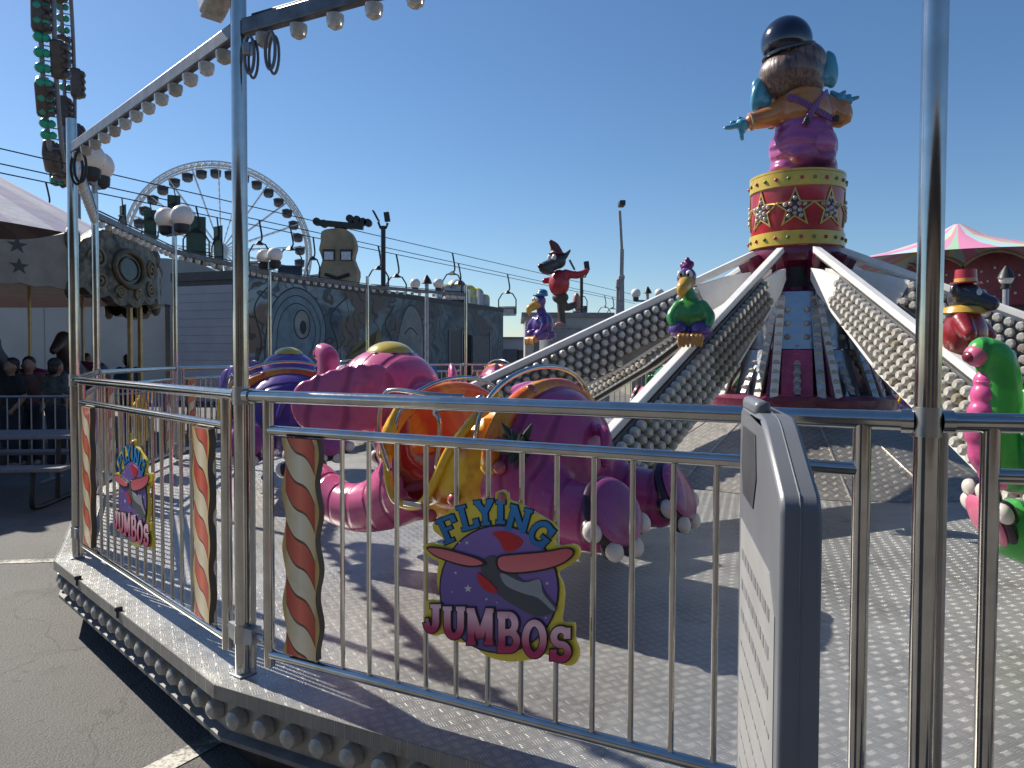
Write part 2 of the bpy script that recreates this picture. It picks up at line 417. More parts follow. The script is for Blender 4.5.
# double globes on two poles
def globes(p, z, r, ang, label):
    t = thing('globe_lamp', label, 'globe lamp', (p.x, p.y, z), ang, 'globe lamps of the fairground')
    m = MB(); m.tube([(0, 0, -.3), (0, 0, .02)], .025, 10); m.tube([(-.14, 0, -.16), (.14, 0, -.16)], .018, 8); m.out('bracket', galv, t)
    for s in (-1, 1):
        m = MB(); m.sph((s*.145, 0, .04), r, 20, 14); m.out('globe', globe_m, t)
        m = MB(); m.lathe([(.05, -.2), (.085, -.17), (.09, -.10), (.06, -.075)], 14, (s*.145, 0, .04)); m.out('globe_base', dark_metal, t)
    return t
p4 = vert(4); globes(p4, DK+2.80, .128, R(-30), 'pair of large white globes on the slim pole before the grey roller door')
p3 = vert(3); globes(p3, DK+2.86, .125, R(-75), 'pair of white globes close together on the slim pole behind the leftmost pole')
p5 = vert(5); globes(p5, DK+2.66, .11, R(-40), 'pair of white globes half hidden behind the tall pole between the signs')

# ------------------------------------------------------------------ candy striped boards
t = NT('candy_print'); X = t.xyz('Object')
bend = t.math('MULTIPLY', t.math('SINE', t.math('MULTIPLY', X[0], 40.0)), -.022)
s_ = t.math('DIVIDE', t.math('ADD', t.math('ADD', X[2], t.math('MULTIPLY', X[0], 1.12)), t.math('ADD', bend, 2.0)), .205)
fr = t.math('FRACT', s_)
edge = t.math('ABSOLUTE', t.math('SUBTRACT', fr, .5))
isred = t.math('LESS_THAN', fr, .47)
line = t.math('MAXIMUM', t.math('LESS_THAN', t.math('ABSOLUTE', t.math('SUBTRACT', fr, .47)), .025), t.math('GREATER_THAN', edge, .478))
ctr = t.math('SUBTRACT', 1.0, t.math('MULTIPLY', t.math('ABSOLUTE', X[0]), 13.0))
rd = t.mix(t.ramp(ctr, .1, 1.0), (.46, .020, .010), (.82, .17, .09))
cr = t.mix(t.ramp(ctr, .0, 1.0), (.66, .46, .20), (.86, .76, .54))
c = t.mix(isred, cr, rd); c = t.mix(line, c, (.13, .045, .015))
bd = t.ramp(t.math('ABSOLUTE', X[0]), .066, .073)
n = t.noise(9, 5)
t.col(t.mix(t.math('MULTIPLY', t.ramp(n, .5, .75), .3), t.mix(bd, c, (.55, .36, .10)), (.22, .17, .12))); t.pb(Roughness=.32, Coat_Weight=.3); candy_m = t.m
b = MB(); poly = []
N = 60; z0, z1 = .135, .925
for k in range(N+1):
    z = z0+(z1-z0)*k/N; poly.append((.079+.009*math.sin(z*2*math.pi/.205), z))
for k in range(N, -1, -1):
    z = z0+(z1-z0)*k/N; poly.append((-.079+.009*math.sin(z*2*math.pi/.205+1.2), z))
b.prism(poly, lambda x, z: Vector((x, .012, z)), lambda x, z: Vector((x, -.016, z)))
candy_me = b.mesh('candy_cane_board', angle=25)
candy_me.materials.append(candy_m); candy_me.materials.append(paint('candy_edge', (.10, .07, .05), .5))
for f in candy_me.polygons:
    if abs(f.normal.y) < .5: f.material_index = 1
used = 0
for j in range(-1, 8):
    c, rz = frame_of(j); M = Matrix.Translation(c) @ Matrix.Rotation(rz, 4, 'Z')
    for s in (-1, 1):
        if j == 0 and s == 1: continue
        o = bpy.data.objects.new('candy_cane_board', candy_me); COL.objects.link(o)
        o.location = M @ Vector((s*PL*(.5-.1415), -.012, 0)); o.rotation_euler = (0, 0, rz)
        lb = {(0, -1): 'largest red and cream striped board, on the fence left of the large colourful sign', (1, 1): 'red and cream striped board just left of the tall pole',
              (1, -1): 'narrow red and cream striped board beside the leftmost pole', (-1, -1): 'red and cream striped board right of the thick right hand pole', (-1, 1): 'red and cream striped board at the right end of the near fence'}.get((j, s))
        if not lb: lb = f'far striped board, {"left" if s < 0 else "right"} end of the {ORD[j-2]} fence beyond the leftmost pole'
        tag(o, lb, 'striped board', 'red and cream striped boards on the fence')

# ------------------------------------------------------------------ FLYING JUMBOS signs
def sg(px, py):
    """flat artwork traced on the photo, laid out flat in metres on the sign's own plane"""
    ix = 410+px*.2474; iy = 480+py*.2474; q = (ix-512)/F
    A, B = vert(1), vert(0); tt = (q*A.y-A.x)/((B.x-A.x)-q*(B.y-A.y)); Z = A.y+(B.y-A.y)*tt
    return ((tt-.5)*PL, 1.22-(iy-357)*Z/F)
def flat(name, pts, y0, y1, mat, parent, raw=False):
    m = MB(); P = pts if raw else [sg(*p) for p in pts]
    m.prism(P, lambda x, z: Vector((x, y0, z)), lambda x, z: Vector((x, y1, z)))
    return m.out(name, mat, parent, angle=30)
def spl(P, n=4):
    P = [Vector((p[0], p[1], 0)) for p in P]; P2 = P+P[:3]; out = []
    L_ = len(P)
    for i in range(L_):
        p0, p1, p2, p3 = P[i-1], P[i], P[(i+1) % L_], P[(i+2) % L_]
        for k in range(n):
            t_ = k/n; v = 0.5*((2*p1)+(p2-p0)*t_+(2*p0-5*p1+4*p2-p3)*t_*t_+(3*p1-p0-3*p2+p3)*t_**3); out.append((v.x, v.y))
    return out
def ell(cx, cy, rx, ry, a=0, n=40):
    a = R(a); return [(cx+rx*math.cos(2*math.pi*k/n)*math.cos(a)-ry*math.sin(2*math.pi*k/n)*math.sin(a), cy+rx*math.cos(2*math.pi*k/n)*math.sin(a)+ry*math.sin(2*math.pi*k/n)*math.cos(a)) for k in range(n)]
_arc = lambda cx, cy, rx, ry, a0, a1, n=14: [(cx+rx*math.cos(R(a0+(a1-a0)*k/n)), cy+ry*math.sin(R(a0+(a1-a0)*k/n))) for k in range(n+1)]
SER = .18
LET = {  # strokes in a unit box (x right, y up), with slab serifs
 'F': [[(-.2, -.5), (-.2, .5)], [(-.2, .42), (.42, .42)], [(-.2, .02), (.22, .02)], [(-.45, -.45), (.08, -.45)], [(.40, .45), (.40, .16)], [(-.42, .44), (-.2, .44)]],
 'L': [[(-.2, -.5), (-.2, .5)], [(-.45, -.42), (.42, -.42)], [(-.45, .44), (.06, .44)], [(.40, -.45), (.40, -.14)]],
 'Y': [[(-.36, .46), (0, 0)], [(.36, .46), (0, 0)], [(0, .05), (0, -.46)], [(-.5, .45), (-.15, .45)], [(.15, .45), (.5, .45)], [(-.22, -.45), (.22, -.45)]],
 'I': [[(0, -.5), (0, .5)], [(-.28, .44), (.28, .44)], [(-.28, -.44), (.28, -.44)]],
 'N': [[(-.32, -.5), (-.32, .5)], [(.32, -.5), (.32, .5)], [(-.32, .46), (.32, -.46)], [(-.5, .45), (-.25, .45)], [(-.5, -.45), (-.14, -.45)], [(.14, .45), (.5, .45)]],
 'G': [_arc(0, 0, .38, .42, 50, 345), [(.08, -.04), (.5, -.04)], [(.36, -.04), (.36, -.45)], [(.34, .46), (.34, .14)]],
 'J': [[(.14, .5), (.14, -.12)] + _arc(-.12, -.12, .26, .30, 0, -170), [(-.16, .44), (.42, .44)], [(-.42, -.08), (-.26, -.08)]],
 'U': [[(-.30, .5), (-.30, -.1)] + _arc(0, -.1, .30, .34, 180, 360) + [(.30, .5)], [(-.5, .44), (-.1, .44)], [(.1, .44), (.5, .44)]],
 'M': [[(-.34, -.5), (-.34, .5)], [(.34, -.5), (.34, .5)], [(-.34, .46), (0, -.3)], [(.34, .46), (0, -.3)], [(-.5, -.44), (-.17, -.44)], [(.17, -.44), (.5, -.44)], [(-.5, .44), (-.3, .44)], [(.3, .44), (.5, .44)]],
 'B': [[(-.26, -.5), (-.26, .5)], [(-.45, .44), (.05, .44)] + _arc(.05, .22, .27, .22, 90, -90) + [(-.2, 0)], [(-.2, 0), (.08, 0)] + _arc(.08, -.22, .32, .22, 90, -90) + [(-.45, -.44)]],
 'O': [_arc(0, 0, .36, .42, 0, 360, 28)],
 'S': [_arc(0, .21, .30, .22, 30, 270, 14) + _arc(0, -.22, .32, .22, 90, -150, 14), [(.28, .48), (.28, .16)], [(-.32, -.48), (-.32, -.16)]],
}
def letters(word, place, th, y, mat, parent, name, grow=0.0, thick=.002):
    m = MB(); q = 0
    for ch, (cx, cy, hh, ww, a) in zip(word, place):
        ca, sa = math.cos(R(a)), math.sin(R(a))
        for st_ in LET[ch]:
            P = [Vector((x*ww, -yy*hh)) for x, yy in st_]
            P = [Vector((cx + p.x*ca + p.y*sa, cy - p.x*sa + p.y*ca)) for p in P]
            slab = len(st_) == 2 and abs(st_[0][1]-st_[1][1]) < .01
            t_ = (th*(.62 if slab else 1.0))/2 + grow
            # ribbon
            Ls, Rs = [], []
            if grow: 
                d0 = (P[0]-P[1]).normalized()*grow; d1 = (P[-1]-P[-2]).normalized()*grow; P[0] = P[0]+d0; P[-1] = P[-1]+d1
            for i, p in enumerate(P):
                a_ = P[max(i-1, 0)]; b_ = P[min(i+1, len(P)-1)]
                if ch == 'O': 
                    k = len(P)-1; a_ = P[(i-1) % k]; b_ = P[(i+1) % k]
                d = (b_-a_).normalized(); nn = Vector((-d.y, d.x))*t_; Ls.append(p+nn); Rs.append(p-nn)
            yy = y - q*.00008; q += 1
            for i in range(len(P)-1):
                quad = [Ls[i], Ls[i+1], Rs[i+1], Rs[i]]
                vs = [sg(v.x, v.y) for v in quad]
                fr_ = [m.bm.verts.new((v[0], yy, v[1])) for v in vs]; bk = [m.bm.verts.new((v[0], yy+thick, v[1])) for v in vs]
                m.bm.faces.new(fr_)
                for k2 in range(4): m.bm.faces.new((fr_[k2], bk[k2], bk[(k2+1) % 4], fr_[(k2+1) % 4]))
    return m.out(name, mat, parent, smooth=False)
sign_y = paint('sign_yellow', (.74, .58, .05), .3, 0, .15, 8, coat=.3)
sign_k = paint('sign_black', (.008, .008, .012), .35)
t = NT('sign_night'); n = t.noise(5, 3); X = t.xyz()
t.col(t.mix(t.ramp(X[2], .35, .78), (.085, .06, .25), (.24, .13, .42))); t.pb(Roughness=.3, Coat_Weight=.3); sign_p = t.m
t = NT('sign_blue_letter'); X = t.xyz(); t.col(t.mix(t.ramp(X[2], .66, .80), (.01, .14, .36), (.02, .25, .55))); t.pb(Roughness=.3); sign_b = t.m
t = NT('sign_pink_letter'); X = t.xyz(); t.col(t.mix(t.ramp(t.math('ABSOLUTE', t.math('SUBTRACT', X[2], .42)), .07, .0), (.40, .015, .10), (.80, .50, .56))); t.pb(Roughness=.3); sign_l = t.m
t = NT('sign_pink'); X = t.xyz(); t.col(t.mix(t.ramp(X[2], .56, .66), (.72, .17, .18), (.55, .08, .10))); t.pb(Roughness=.3, Coat_Weight=.3); sign_w = t.m
sign_g = paint('sign_grey', (.27, .29, .31), .4, 0, .1); sign_d = paint('sign_dark_grey', (.06, .065, .08), .4); sign_r = paint('sign_red', (.55, .012, .02), .35)
sign_s = paint('sign_white', (.6, .58, .6), .4)
OUT = [(378, 38), (402, 50), (408, 78), (455, 95), (515, 130), (575, 165), (602, 198), (590, 240), (608, 262), (660, 255), (690, 270), (686, 312), (645, 345), (606, 372), (622, 410), (630, 455), (626, 520), (622, 572), (672, 576), (674, 640), (692, 690), (680, 738), (640, 748), (592, 725), (555, 702), (510, 722), (480, 728), (430, 734), (380, 730), (330, 717), (290, 692), (250, 662), (200, 654), (150, 624), (110, 632), (75, 612), (63, 570), (72, 535), (73, 488), (130, 486), (117, 420), (117, 370), (122, 330), (88, 312), (60, 270), (88, 253), (148, 260), (138, 232), (103, 203), (104, 165), (150, 133), (210, 98), (280, 78), (346, 72), (352, 48)]
def make_sign():
    t = thing('fence_sign', 'x', 'sign')
    flat('backing', spl(OUT, 3), -.022, -.034, sign_y, t)
    flat('night_disc', ell(370, 438, 243, 262), -.0342, -.0372, sign_k, t)
    flat('night_disc', ell(370, 438, 236, 255), -.0372, -.0384, sign_p, t)
    # plain airborne emblem: a red pennant, wide pink wings and a grey body
    flat('pennant', spl([(345, 210), (400, 203), (465, 238), (440, 275), (395, 282), (372, 240)]), -.0386, -.0402, sign_r, t)
    flat('body', spl([(300, 330), (345, 300), (400, 340), (470, 400), (530, 395), (560, 450), (604, 505), (590, 530), (520, 545), (430, 500), (360, 450), (310, 400)]), -.0386, -.0408, sign_d, t)
    flat('body_stripe', spl([(380, 370), (470, 408), (535, 395), (550, 450), (598, 512), (585, 518), (530, 470), (470, 452), (400, 420)]), -.0409, -.0417, sign_g, t)
    flat('wing', spl([(370, 300), (440, 290), (560, 278), (640, 264), (676, 275), (668, 305), (620, 338), (540, 362), (440, 374), (380, 365), (360, 335)]), -.0409, -.0430, sign_k, t)
    flat('wing', spl([(378, 306), (440, 297), (560, 285), (640, 270), (668, 280), (660, 302), (615, 332), (540, 354), (440, 366), (386, 358), (370, 335)]), -.0431, -.0440, sign_w, t)
    flat('wing', spl([(80, 266), (150, 270), (230, 290), (300, 312), (320, 338), (250, 348), (170, 328), (105, 300)]), -.0409, -.0430, sign_k, t)
    flat('wing', spl([(88, 272), (150, 277), (230, 298), (290, 318), (305, 334), (250, 340), (170, 321), (110, 296)]), -.0431, -.0440, sign_w, t)
    flat('collar', spl([(285, 370), (310, 385), (340, 410), (365, 440), (350, 452), (310, 435), (288, 400)]), -.0418, -.0430, sign_r, t)
    m = MB()
    for k, (cx, cy, r) in enumerate(((245, 436, 17), (195, 372, 7), (320, 478, 7), (180, 450, 4), (565, 412, 8), (440, 475, 4), (210, 250, 6), (560, 552, 5), (362, 492, 4), (240, 250, 9), (175, 510, 4), (500, 520, 4))):
        P = [(cx+(r if i % 2 == 0 else r*.4)*math.sin(math.pi*i/5), cy-(r if i % 2 == 0 else r*.4)*math.cos(math.pi*i/5)) for i in range(10)]
        m.prism([sg(*p) for p in P], lambda x, z: Vector((x, -.0384, z)), lambda x, z: Vector((x, -.0389, z)))
    m.out('star_pattern', sign_s, t)
    FP = [(163, 196, 104, 84, 24), (240, 148, 104, 76, 15), (311, 128, 100, 80, 6), (375, 126, 92, 66, 0), (448, 155, 102, 92, -15), (538, 212, 108, 92, -38)]
    JP = [(108, 556, 112, 74, 0), (192, 572, 128, 90, 0), (298, 588, 150, 108, 0), (410, 610, 160, 92, 0), (518, 636, 156, 100, 0), (624, 656, 140, 92, 0)]
    letters('FLYING', FP, 21, -.0345, sign_k, t, 'lettering_outline', grow=4.5)
    letters('FLYING', FP, 21, -.0372, sign_b, t, 'lettering')
    letters('JUMBOS', JP, 27, -.0415, sign_k, t, 'lettering_outline', grow=5.5)
    letters('JUMBOS', JP, 27, -.0442, sign_l, t, 'lettering')
    m = MB(); a = sg(378, 66); m.sph((a[0], -.034, a[1]), (.016, .010, .016)); m.out('boss', paint('boss_pink', (.45, .14, .14), .3), t)
    m = MB()
    for x in (-.12, 0.0, .12): m.box((x, -.016, .55), (.03, .014, .2))
    m.out('bracket', galv, t)
    return t
sp = make_sign()
for i, j in enumerate((0, 1, -1, 2, 3, 4)):
    t = sp if i == 0 else copy_tree(sp); c, rz = frame_of(j); t.location = c; t.rotation_euler = (0, 0, rz)
    tag(t, {0: 'large yellow edged FLYING JUMBOS sign on the near fence below the ride car', 1: 'narrow looking FLYING JUMBOS sign on the steeply seen left fence', -1: 'FLYING JUMBOS sign right of the thick right hand pole',
       2: 'FLYING JUMBOS sign on the fence behind the leftmost pole', 3: 'small FLYING JUMBOS sign on the far left fence seen from behind', 4: 'smallest FLYING JUMBOS sign on the fence before the roller door'}[j], 'sign', 'FLYING JUMBOS signs on the fence')

# ------------------------------------------------------------------ grey folding plastic sign in front
t = NT('moulded_plastic'); n = t.noise(350, 2, .5); n2 = t.noise(3, 4)
t.col(t.mix(t.ramp(n2, .3, .7), (.13, .137, .152), (.165, .175, .19))); t.pb(Roughness=.36); t.bump(n, .12, .002); gp = t.m
near = Vector((.385, 1.07, 0)); dsg = Vector((.189, .982, 0)).normalized()
st = thing('folding_sign', 'thick grey moulded plastic folding sign seen edge on in front of the fence', 'sign stand', near, math.atan2(dsg.y, dsg.x))
def sidep(i0):
    return [(i0, 0), (i0, 1.415), (i0+.004, 1.428), (i0+.014, 1.440), (.18, 1.522), (.21, 1.533), (.25, 1.538), (.50, 1.54), (.53, 1.53), (.54, 1.50), (.54, 0)]
m = MB(); m.prism(sidep(0), lambda x, z: Vector((x, 0, z)), lambda x, z: Vector((x, -.0585, z))); m.out('panel', gp, st, angle=25, bevel=.007)
m = MB(); m.tube([(-.0002, -.0285, .05), (-.0002, -.0285, 1.412), (.004, -.0285, 1.4282), (.014, -.0285, 1.4402), (.18, -.0285, 1.5222), (.21, -.0285, 1.5332), (.25, -.0285, 1.5382), (.3, -.0285, 1.5402)], .0012, 6); m.out('mould_seam', paint('seam_grey', (.19, .2, .21), .4), st)
m = MB(); m.prism([(.26, 1.42), (.30, 1.36), (.46, 1.36), (.49, 1.42), (.47, 1.50), (.28, 1.50)], lambda x, z: Vector((x, .0, z)), lambda x, z: Vector((x, .0025, z))); m.out('hand_grip', paint('grip_dark', (.05, .052, .058), .45), st, bevel=.001)
m = MB(); m.box((.40, -.014, 1.545), (.2, .030, .03)); m.out('carry_handle', gp, st, bevel=.01)
m = MB(); m.prism([(.035, .2), (.035, 1.25), (.09, 1.30), (.50, 1.30), (.50, .2)], lambda x, z: Vector((x, 0, z)), lambda x, z: Vector((x, .0012, z))); m.out('notice', paint('notice_grey', (.30, .30, .295), .5, 0, .12), st)
random.seed(3)
for r_ in range(14):
    m = MB()
    z = 1.235 - r_*.062; x = .47; big = r_ < 3
    while x > .08:
        l = random.uniform(.018, .05); m.box((x-l/2, .0014, z), (l, .0012, .022 if big else .008)); x -= l+.014
    m.out('printed_line', paint('ink', (.19, .19, .195), .6), st, smooth=False)
m = MB(); m.box((.14, .0015, .42), (.19, .0012, .2)); m.out('warning_patch', paint('patch_red', (.55, .09, .03), .5), st)
# ------------------------------------------------------------------ centre of the ride
hub = thing('ride_centre', 'tall ride centre with star covered red drum over a sloping tread plate base', 'ride centre', (CX, CY, DK))
m = MB(); m.lathe([(2.42, .004), (1.02, .66), (.98, .70)], 20, a0=R(251.75+9), cap=False); m.out('base_ramp', ramp_m, hub, smooth=False)
m = MB()
for k in range(20):
    a = R(251.75+9+18*k); m.bar((2.42*math.cos(a), 2.42*math.sin(a), .008), (1.02*math.cos(a), 1.02*math.sin(a), .663), .012, .006)
m.out('ramp_joint', paint('ramp_trim', (.6, .58, .54), .35, .8), hub, smooth=False)
m = MB(); m.lathe([(.90, .60), (1.06, .62), (1.08, .70), (1.08, .78), (1.03, .82), (.80, .82)], 40); m.out('base_ring', maroon, hub)
m = MB(); m.lathe([(.50, .8), (.50, 1.45), (.40, 1.5), (.40, 2.5)], 20); m.out('column', dark_metal, hub)
t = NT('mirror_sheet'); n = t.noise(4, 3); t.col((.40, .42, .45)); t.pb(Metallic=1.0, Roughness=.28); t.bump(n, .35, .04); mir = t.m
for k in range(10):
    a = R(233.6+18+36*k)
    rot = Euler((0, 0, a+math.pi/2)).to_matrix()
    m = MB(); d = Vector((math.cos(a), math.sin(a), 0)); e = Vector((-d.y, d.x, 0))
    def q(r, z, u): return d*r + e*u + Vector((0, 0, z))
    vs = [m.bm.verts.new(v) for v in (q(.66, 1.32, -.19), q(.66, 1.32, .19), q(.56, 1.95, .17), q(.56, 1.95, -.17))]
    m.bm.faces.new(vs); r_ = bmesh.ops.extrude_face_region(m.bm, geom=m.bm.faces[:]); bmesh.ops.translate(m.bm, verts=[v for v in r_['geom'] if isinstance(v, bmesh.types.BMVert)], vec=-d*.015)
    m.out('mirror_panel', mir, hub, smooth=False)
    m = MB(); vs = [m.bm.verts.new(v) for v in (q(.86, .82, -.16), q(.86, .82, .16), q(.70, 1.31, .15), q(.70, 1.31, -.15))]
    m.bm.faces.new(vs); r_ = bmesh.ops.extrude_face_region(m.bm, geom=m.bm.faces[:]); bmesh.ops.translate(m.bm, verts=[v for v in r_['geom'] if isinstance(v, bmesh.types.BMVert)], vec=-d*.015)
    m.out('lower_panel', [mir, paint('panel_pink', (.45, .07, .18), .25, 0, .3, 5), paint('panel_teal', (.25, .5, .52), .25, .3, .3, 5), paint('panel_sand', (.5, .36, .2), .25, .2, .3, 5)][(k*3+1) % 4], hub, smooth=False)
    # flared lamp strips between the arms
    for s in (-1, 0, 1):
        p0 = q(.58 if s else .60, 1.90 if s else 1.36, s*.165); p1 = q(1.0 if s else .93, .80 if s else .83, s*.235)
        dd = (p1-p0).normalized(); nrm = (d - dd*d.dot(dd)).normalized(); side = dd.cross(nrm)
        rm = Matrix((side, -dd, nrm)).transposed()
        m = MB(); m.box((p0+p1)/2, (.082 if s else .06, (p1-p0).length, .03), rm); f = m.out('lamp_strip', (white_pt, galv, silver_sheet)[s+1], hub, smooth=False)
        nb = 11 if s else 6
        for i in range(nb):
            o = obj('bulb', bulbme, None, f, p0.lerp(p1, (i+.5)/nb) + nrm*.015); o.rotation_euler = rm.to_euler(); o.scale = (1.0, 1.0, 1.1)
    for u_ in (-.10, .10):
        for z_ in (1.45, 1.6, 1.75):
            o = obj('bulb', bulbme, None, hub, q(.66-.16*(z_-1.32), z_, u_)); o.rotation_euler = d.to_track_quat('Z', 'Y').to_euler(); o.scale = (.8, .8, .8)
    # maroon struts
    m = MB(); m.bar(q(.95, .82, 0.335), q(.60, 1.75, .215), .045, .045); m.out('strut', maroon, hub, smooth=False)
m = MB(); m.lathe([(.40, 1.90), (.42, 1.97), (.34, 2.15), (.40, 2.24), (.50, 2.30), (.52, 2.36), (.50, 2.45)], 32); m.out('collar', maroon, hub)
m = MB(); m.lathe([(.48, 2.44), (.505, 2.49), (.505, 3.27)], 48); dr = m.out('drum', red_pt, hub)
for z in (2.47, 3.115):
    m = MB(); m.lathe([(.506, z), (.524, z+.005), (.524, z+.155), (.506, z+.16)], 48, cap=False); rim = m.out('drum_rim', yellow_pt, dr)
    sm = MB(); sm.sph((0, 0, 0), (.021, .021, .021), 10, 7); sme = sm.mesh('stud'); sme2 = sme.copy()
    sme.materials.append(red_pt); sme2.materials.append(paint('stud_green', (.12, .22, .04), .3))
    for k in range(24):
        a = 2*math.pi*k/24; obj('stud', sme if k % 2 else sme2, None, rim, (.526*math.cos(a), .526*math.sin(a), z+.08))
m = MB(); m.lathe([(.30, 3.27), (.524, 3.275), (.524, 3.30), (.46, 3.315), (.30, 3.32)], 48); m.out('drum_top', yellow_pt, dr)
sb = MB(); sb.sph((0, 0, 0), (.026, .026, .026), 10, 7); sbm = sb.mesh('bulb'); sbm.materials.append(capm)
def on_drum(u, v, r=.506): a = R(270-22.5) + u/.505; return Vector((r*math.cos(a), r*math.sin(a), 2.87+v))
for k in range(8):
    m = MB(); u0 = .505*2*math.pi*k/8
    S_o = [((.235 if i % 2 == 0 else .098)*math.sin(math.pi*i/5), (.235 if i % 2 == 0 else .098)*math.cos(math.pi*i/5)) for i in range(10)]
    S_i = [(x*.80, y*.80) for x, y in S_o]
    for i in range(10):
        a, b2, c, d = S_o[i], S_o[(i+1) % 10], S_i[(i+1) % 10], S_i[i]
        A = [m.bm.verts.new(on_drum(u0+p[0], p[1], .519)) for p in (a, b2, c, d)]; B = [m.bm.verts.new(on_drum(u0+p[0], p[1], .503)) for p in (a, b2, c, d)]
        m.bm.faces.new(A)
        for q2 in range(4): m.bm.faces.new((A[q2], B[q2], B[(q2+1) % 4], A[(q2+1) % 4]))
    st_ = m.out('star', gold_pt, dr, smooth=False)
    m = MB()
    for i in range(10):
        m.bm.faces.new([m.bm.verts.new(on_drum(u0+p[0], p[1], .509)) for p in (S_i[i], S_i[(i+1) % 10], (0, 0))])
    m.out('star_field', paint('star_field', (.09, .02, .05), .3), st_, smooth=False)
    for (x, y) in [(0, 0), (0, .11), (.045, .045), (-.045, .045), (.10, .04), (-.10, .04), (.05, -.025), (-.05, -.025), (.062, -.085), (-.062, -.085), (0, -.055)]:
        obj('bulb', sbm, None, st_, on_drum(u0+x, y, .514))

# ------------------------------------------------------------------ arms
SL = math.atan(.45); A0 = 233.6
arm_cap = MB(); arm_cap.lathe([(.033, 0), (.042, .016), (.041, .044), (.028, .062), (.001, .064)], 10); arm_cap = arm_cap.mesh('bulb'); arm_cap.materials.append(capm)
cp = [(.033, 0), (.042, .016), (.041, .044), (.028, .062), (.001, .064)]
arm_lbl = ['white topped lamp studded boom reaching down to the pink elephant ride car', 'lamp studded boom reaching left towards the purple elephant ride car', 'lamp studded boom at the back left, behind the blue and purple bird figure',
  'lamp studded boom pointing away at the back, second behind the purple bird figure', 'lamp studded boom hidden behind the drum column, leading to the far green elephant', 'lamp studded boom at the back right of the ride centre',
  'lamp studded boom pointing far right at the back, below the striped tent', 'lamp studded boom pointing right, next behind the nearest right one', 'lamp studded boom at right crossing behind the thick pole below the white globe', 'sunlit lamp studded boom coming towards the viewer on the right, to the near green elephant']
for i in range(10):
    th = A0 - 36*i
    t = thing('ride_boom', arm_lbl[i], 'ride boom', (CX, CY, DK+2.40), R(th), 'booms of the flying ride')
    M = Matrix.Translation((.58, 0, .0)) @ Matrix.Rotation(SL, 4, 'Y')
    def tr(o): o.matrix_local = M; return o
    L_ = 4.74
    yb = lambda z: .060 + .045*(-z-.05)/.36        # the sides lean outwards towards the bottom
    m = MB(); m.box((L_/2, 0, .005), (L_, .078, .062)); tr(m.out('top_rail', white_pt, t, bevel=.008, smooth=False))
    m = MB(); m.box((L_/2, 0, -.035), (L_-.02, .06, .02)); tr(m.out('rail_web', silver_sheet, t, smooth=False))
    for s in (-1, 1):
        def side(x, z, o=0): return Vector((x, s*(yb(z)+o), z))
        m = MB(); m.prism([(.16, -.16), (.40, -.10), (.86, -.04), (.86, -.36), (.50, -.33), (.24, -.26)], lambda x, z: side(x, z, -.012), lambda x, z: side(x, z, .010)); tr(m.out('gusset', white_pt, t, smooth=False))
        m = MB(); m.prism([(.84, -.035), (L_-.02, -.035), (L_-.02, -.475), (2.1, -.475), (.84, -.345)], lambda x, z: side(x, z, -.012), lambda x, z: side(x, z, .004)); sh = tr(m.out('lamp_panel', paint('lamp_panel_grey', (.17, .17, .17), .4, .6, .35, 6), t, smooth=False))
        m = MB(); m.bar(side(2.08, -.487), side(L_, -.487), .022, .028); m.bar(side(.82, -.357), side(2.08, -.487), .022, .028); tr(m.out('lower_rail', white_pt, t, bevel=.005, smooth=False))
    m = MB(); m.prism([(-.06, -.03), (.06, -.03), (.12, -.47), (-.12, -.47)], lambda y, z: Vector((L_-.02, y, z)), lambda y, z: Vector((L_+.01, y, z))); tr(m.out('end_cap', white_pt, t, smooth=False))
    m = MB(); m.box((.02, 0, -.14), (.14, .09, .24)); m.box((.22, 0, -.27), (.42, .12, .10)); tr(m.out('pivot', maroon, t, bevel=.01, smooth=False))
    # lamps
    ct, sn = math.cos(R(th)), math.sin(R(th))
    spots = []
    for s in (-1, 1):
        for r_ in range(5):
            for c_ in range(39):
                x = .92 + c_*.106 + (.053 if r_ % 2 else 0)
                if x > L_-.08 or x < (0, 0, 0, 1.25, 2.05)[r_]: continue
                p = M @ Vector((x, s*(yb(-.083-r_*.086)+.004), -.083-r_*.086))
                wx = CX + p.x*ct - p.y*sn; wy = CY + p.x*sn + p.y*ct
                facing = (-sn*s)*(0-wx) + (ct*s)*(0-wy)
                sx = abs(512+F*wx/max(wy, .3)-512)
                vis = facing > 0 and sx < 540
                spots.append((0 if vis else 1, math.hypot(wx, wy), x, s, r_, p))
    spots.sort(key=lambda q_: (q_[0], q_[1]))
    rest = MB()
    for k, (vz, d_, x, s, r_, p) in enumerate(spots):
        rot = M.to_3x3() @ Euler((R(-(90-7)*s), 0, 0)).to_matrix()
        if k < 100:
            o = obj('bulb', arm_cap, None, t, p); o.rotation_euler = rot.to_euler()
        else:
            mm = Matrix.Translation(p) @ rot.to_4x4(); rr = [[rest.bm.verts.new(mm @ Vector((a*math.cos(2*math.pi*q_/8), a*math.sin(2*math.pi*q_/8), b_))) for q_ in range(8)] for a, b_ in cp[:-1]]
            for A, B in zip(rr, rr[1:]):
                for q_ in range(8): rest.bm.faces.new((A[q_], A[(q_+1) % 8], B[(q_+1) % 8], B[q_]))
            rest.bm.faces.new(rr[-1])
    o = rest.out('bulbs', capm, t); o['kind'] = 'stuff'

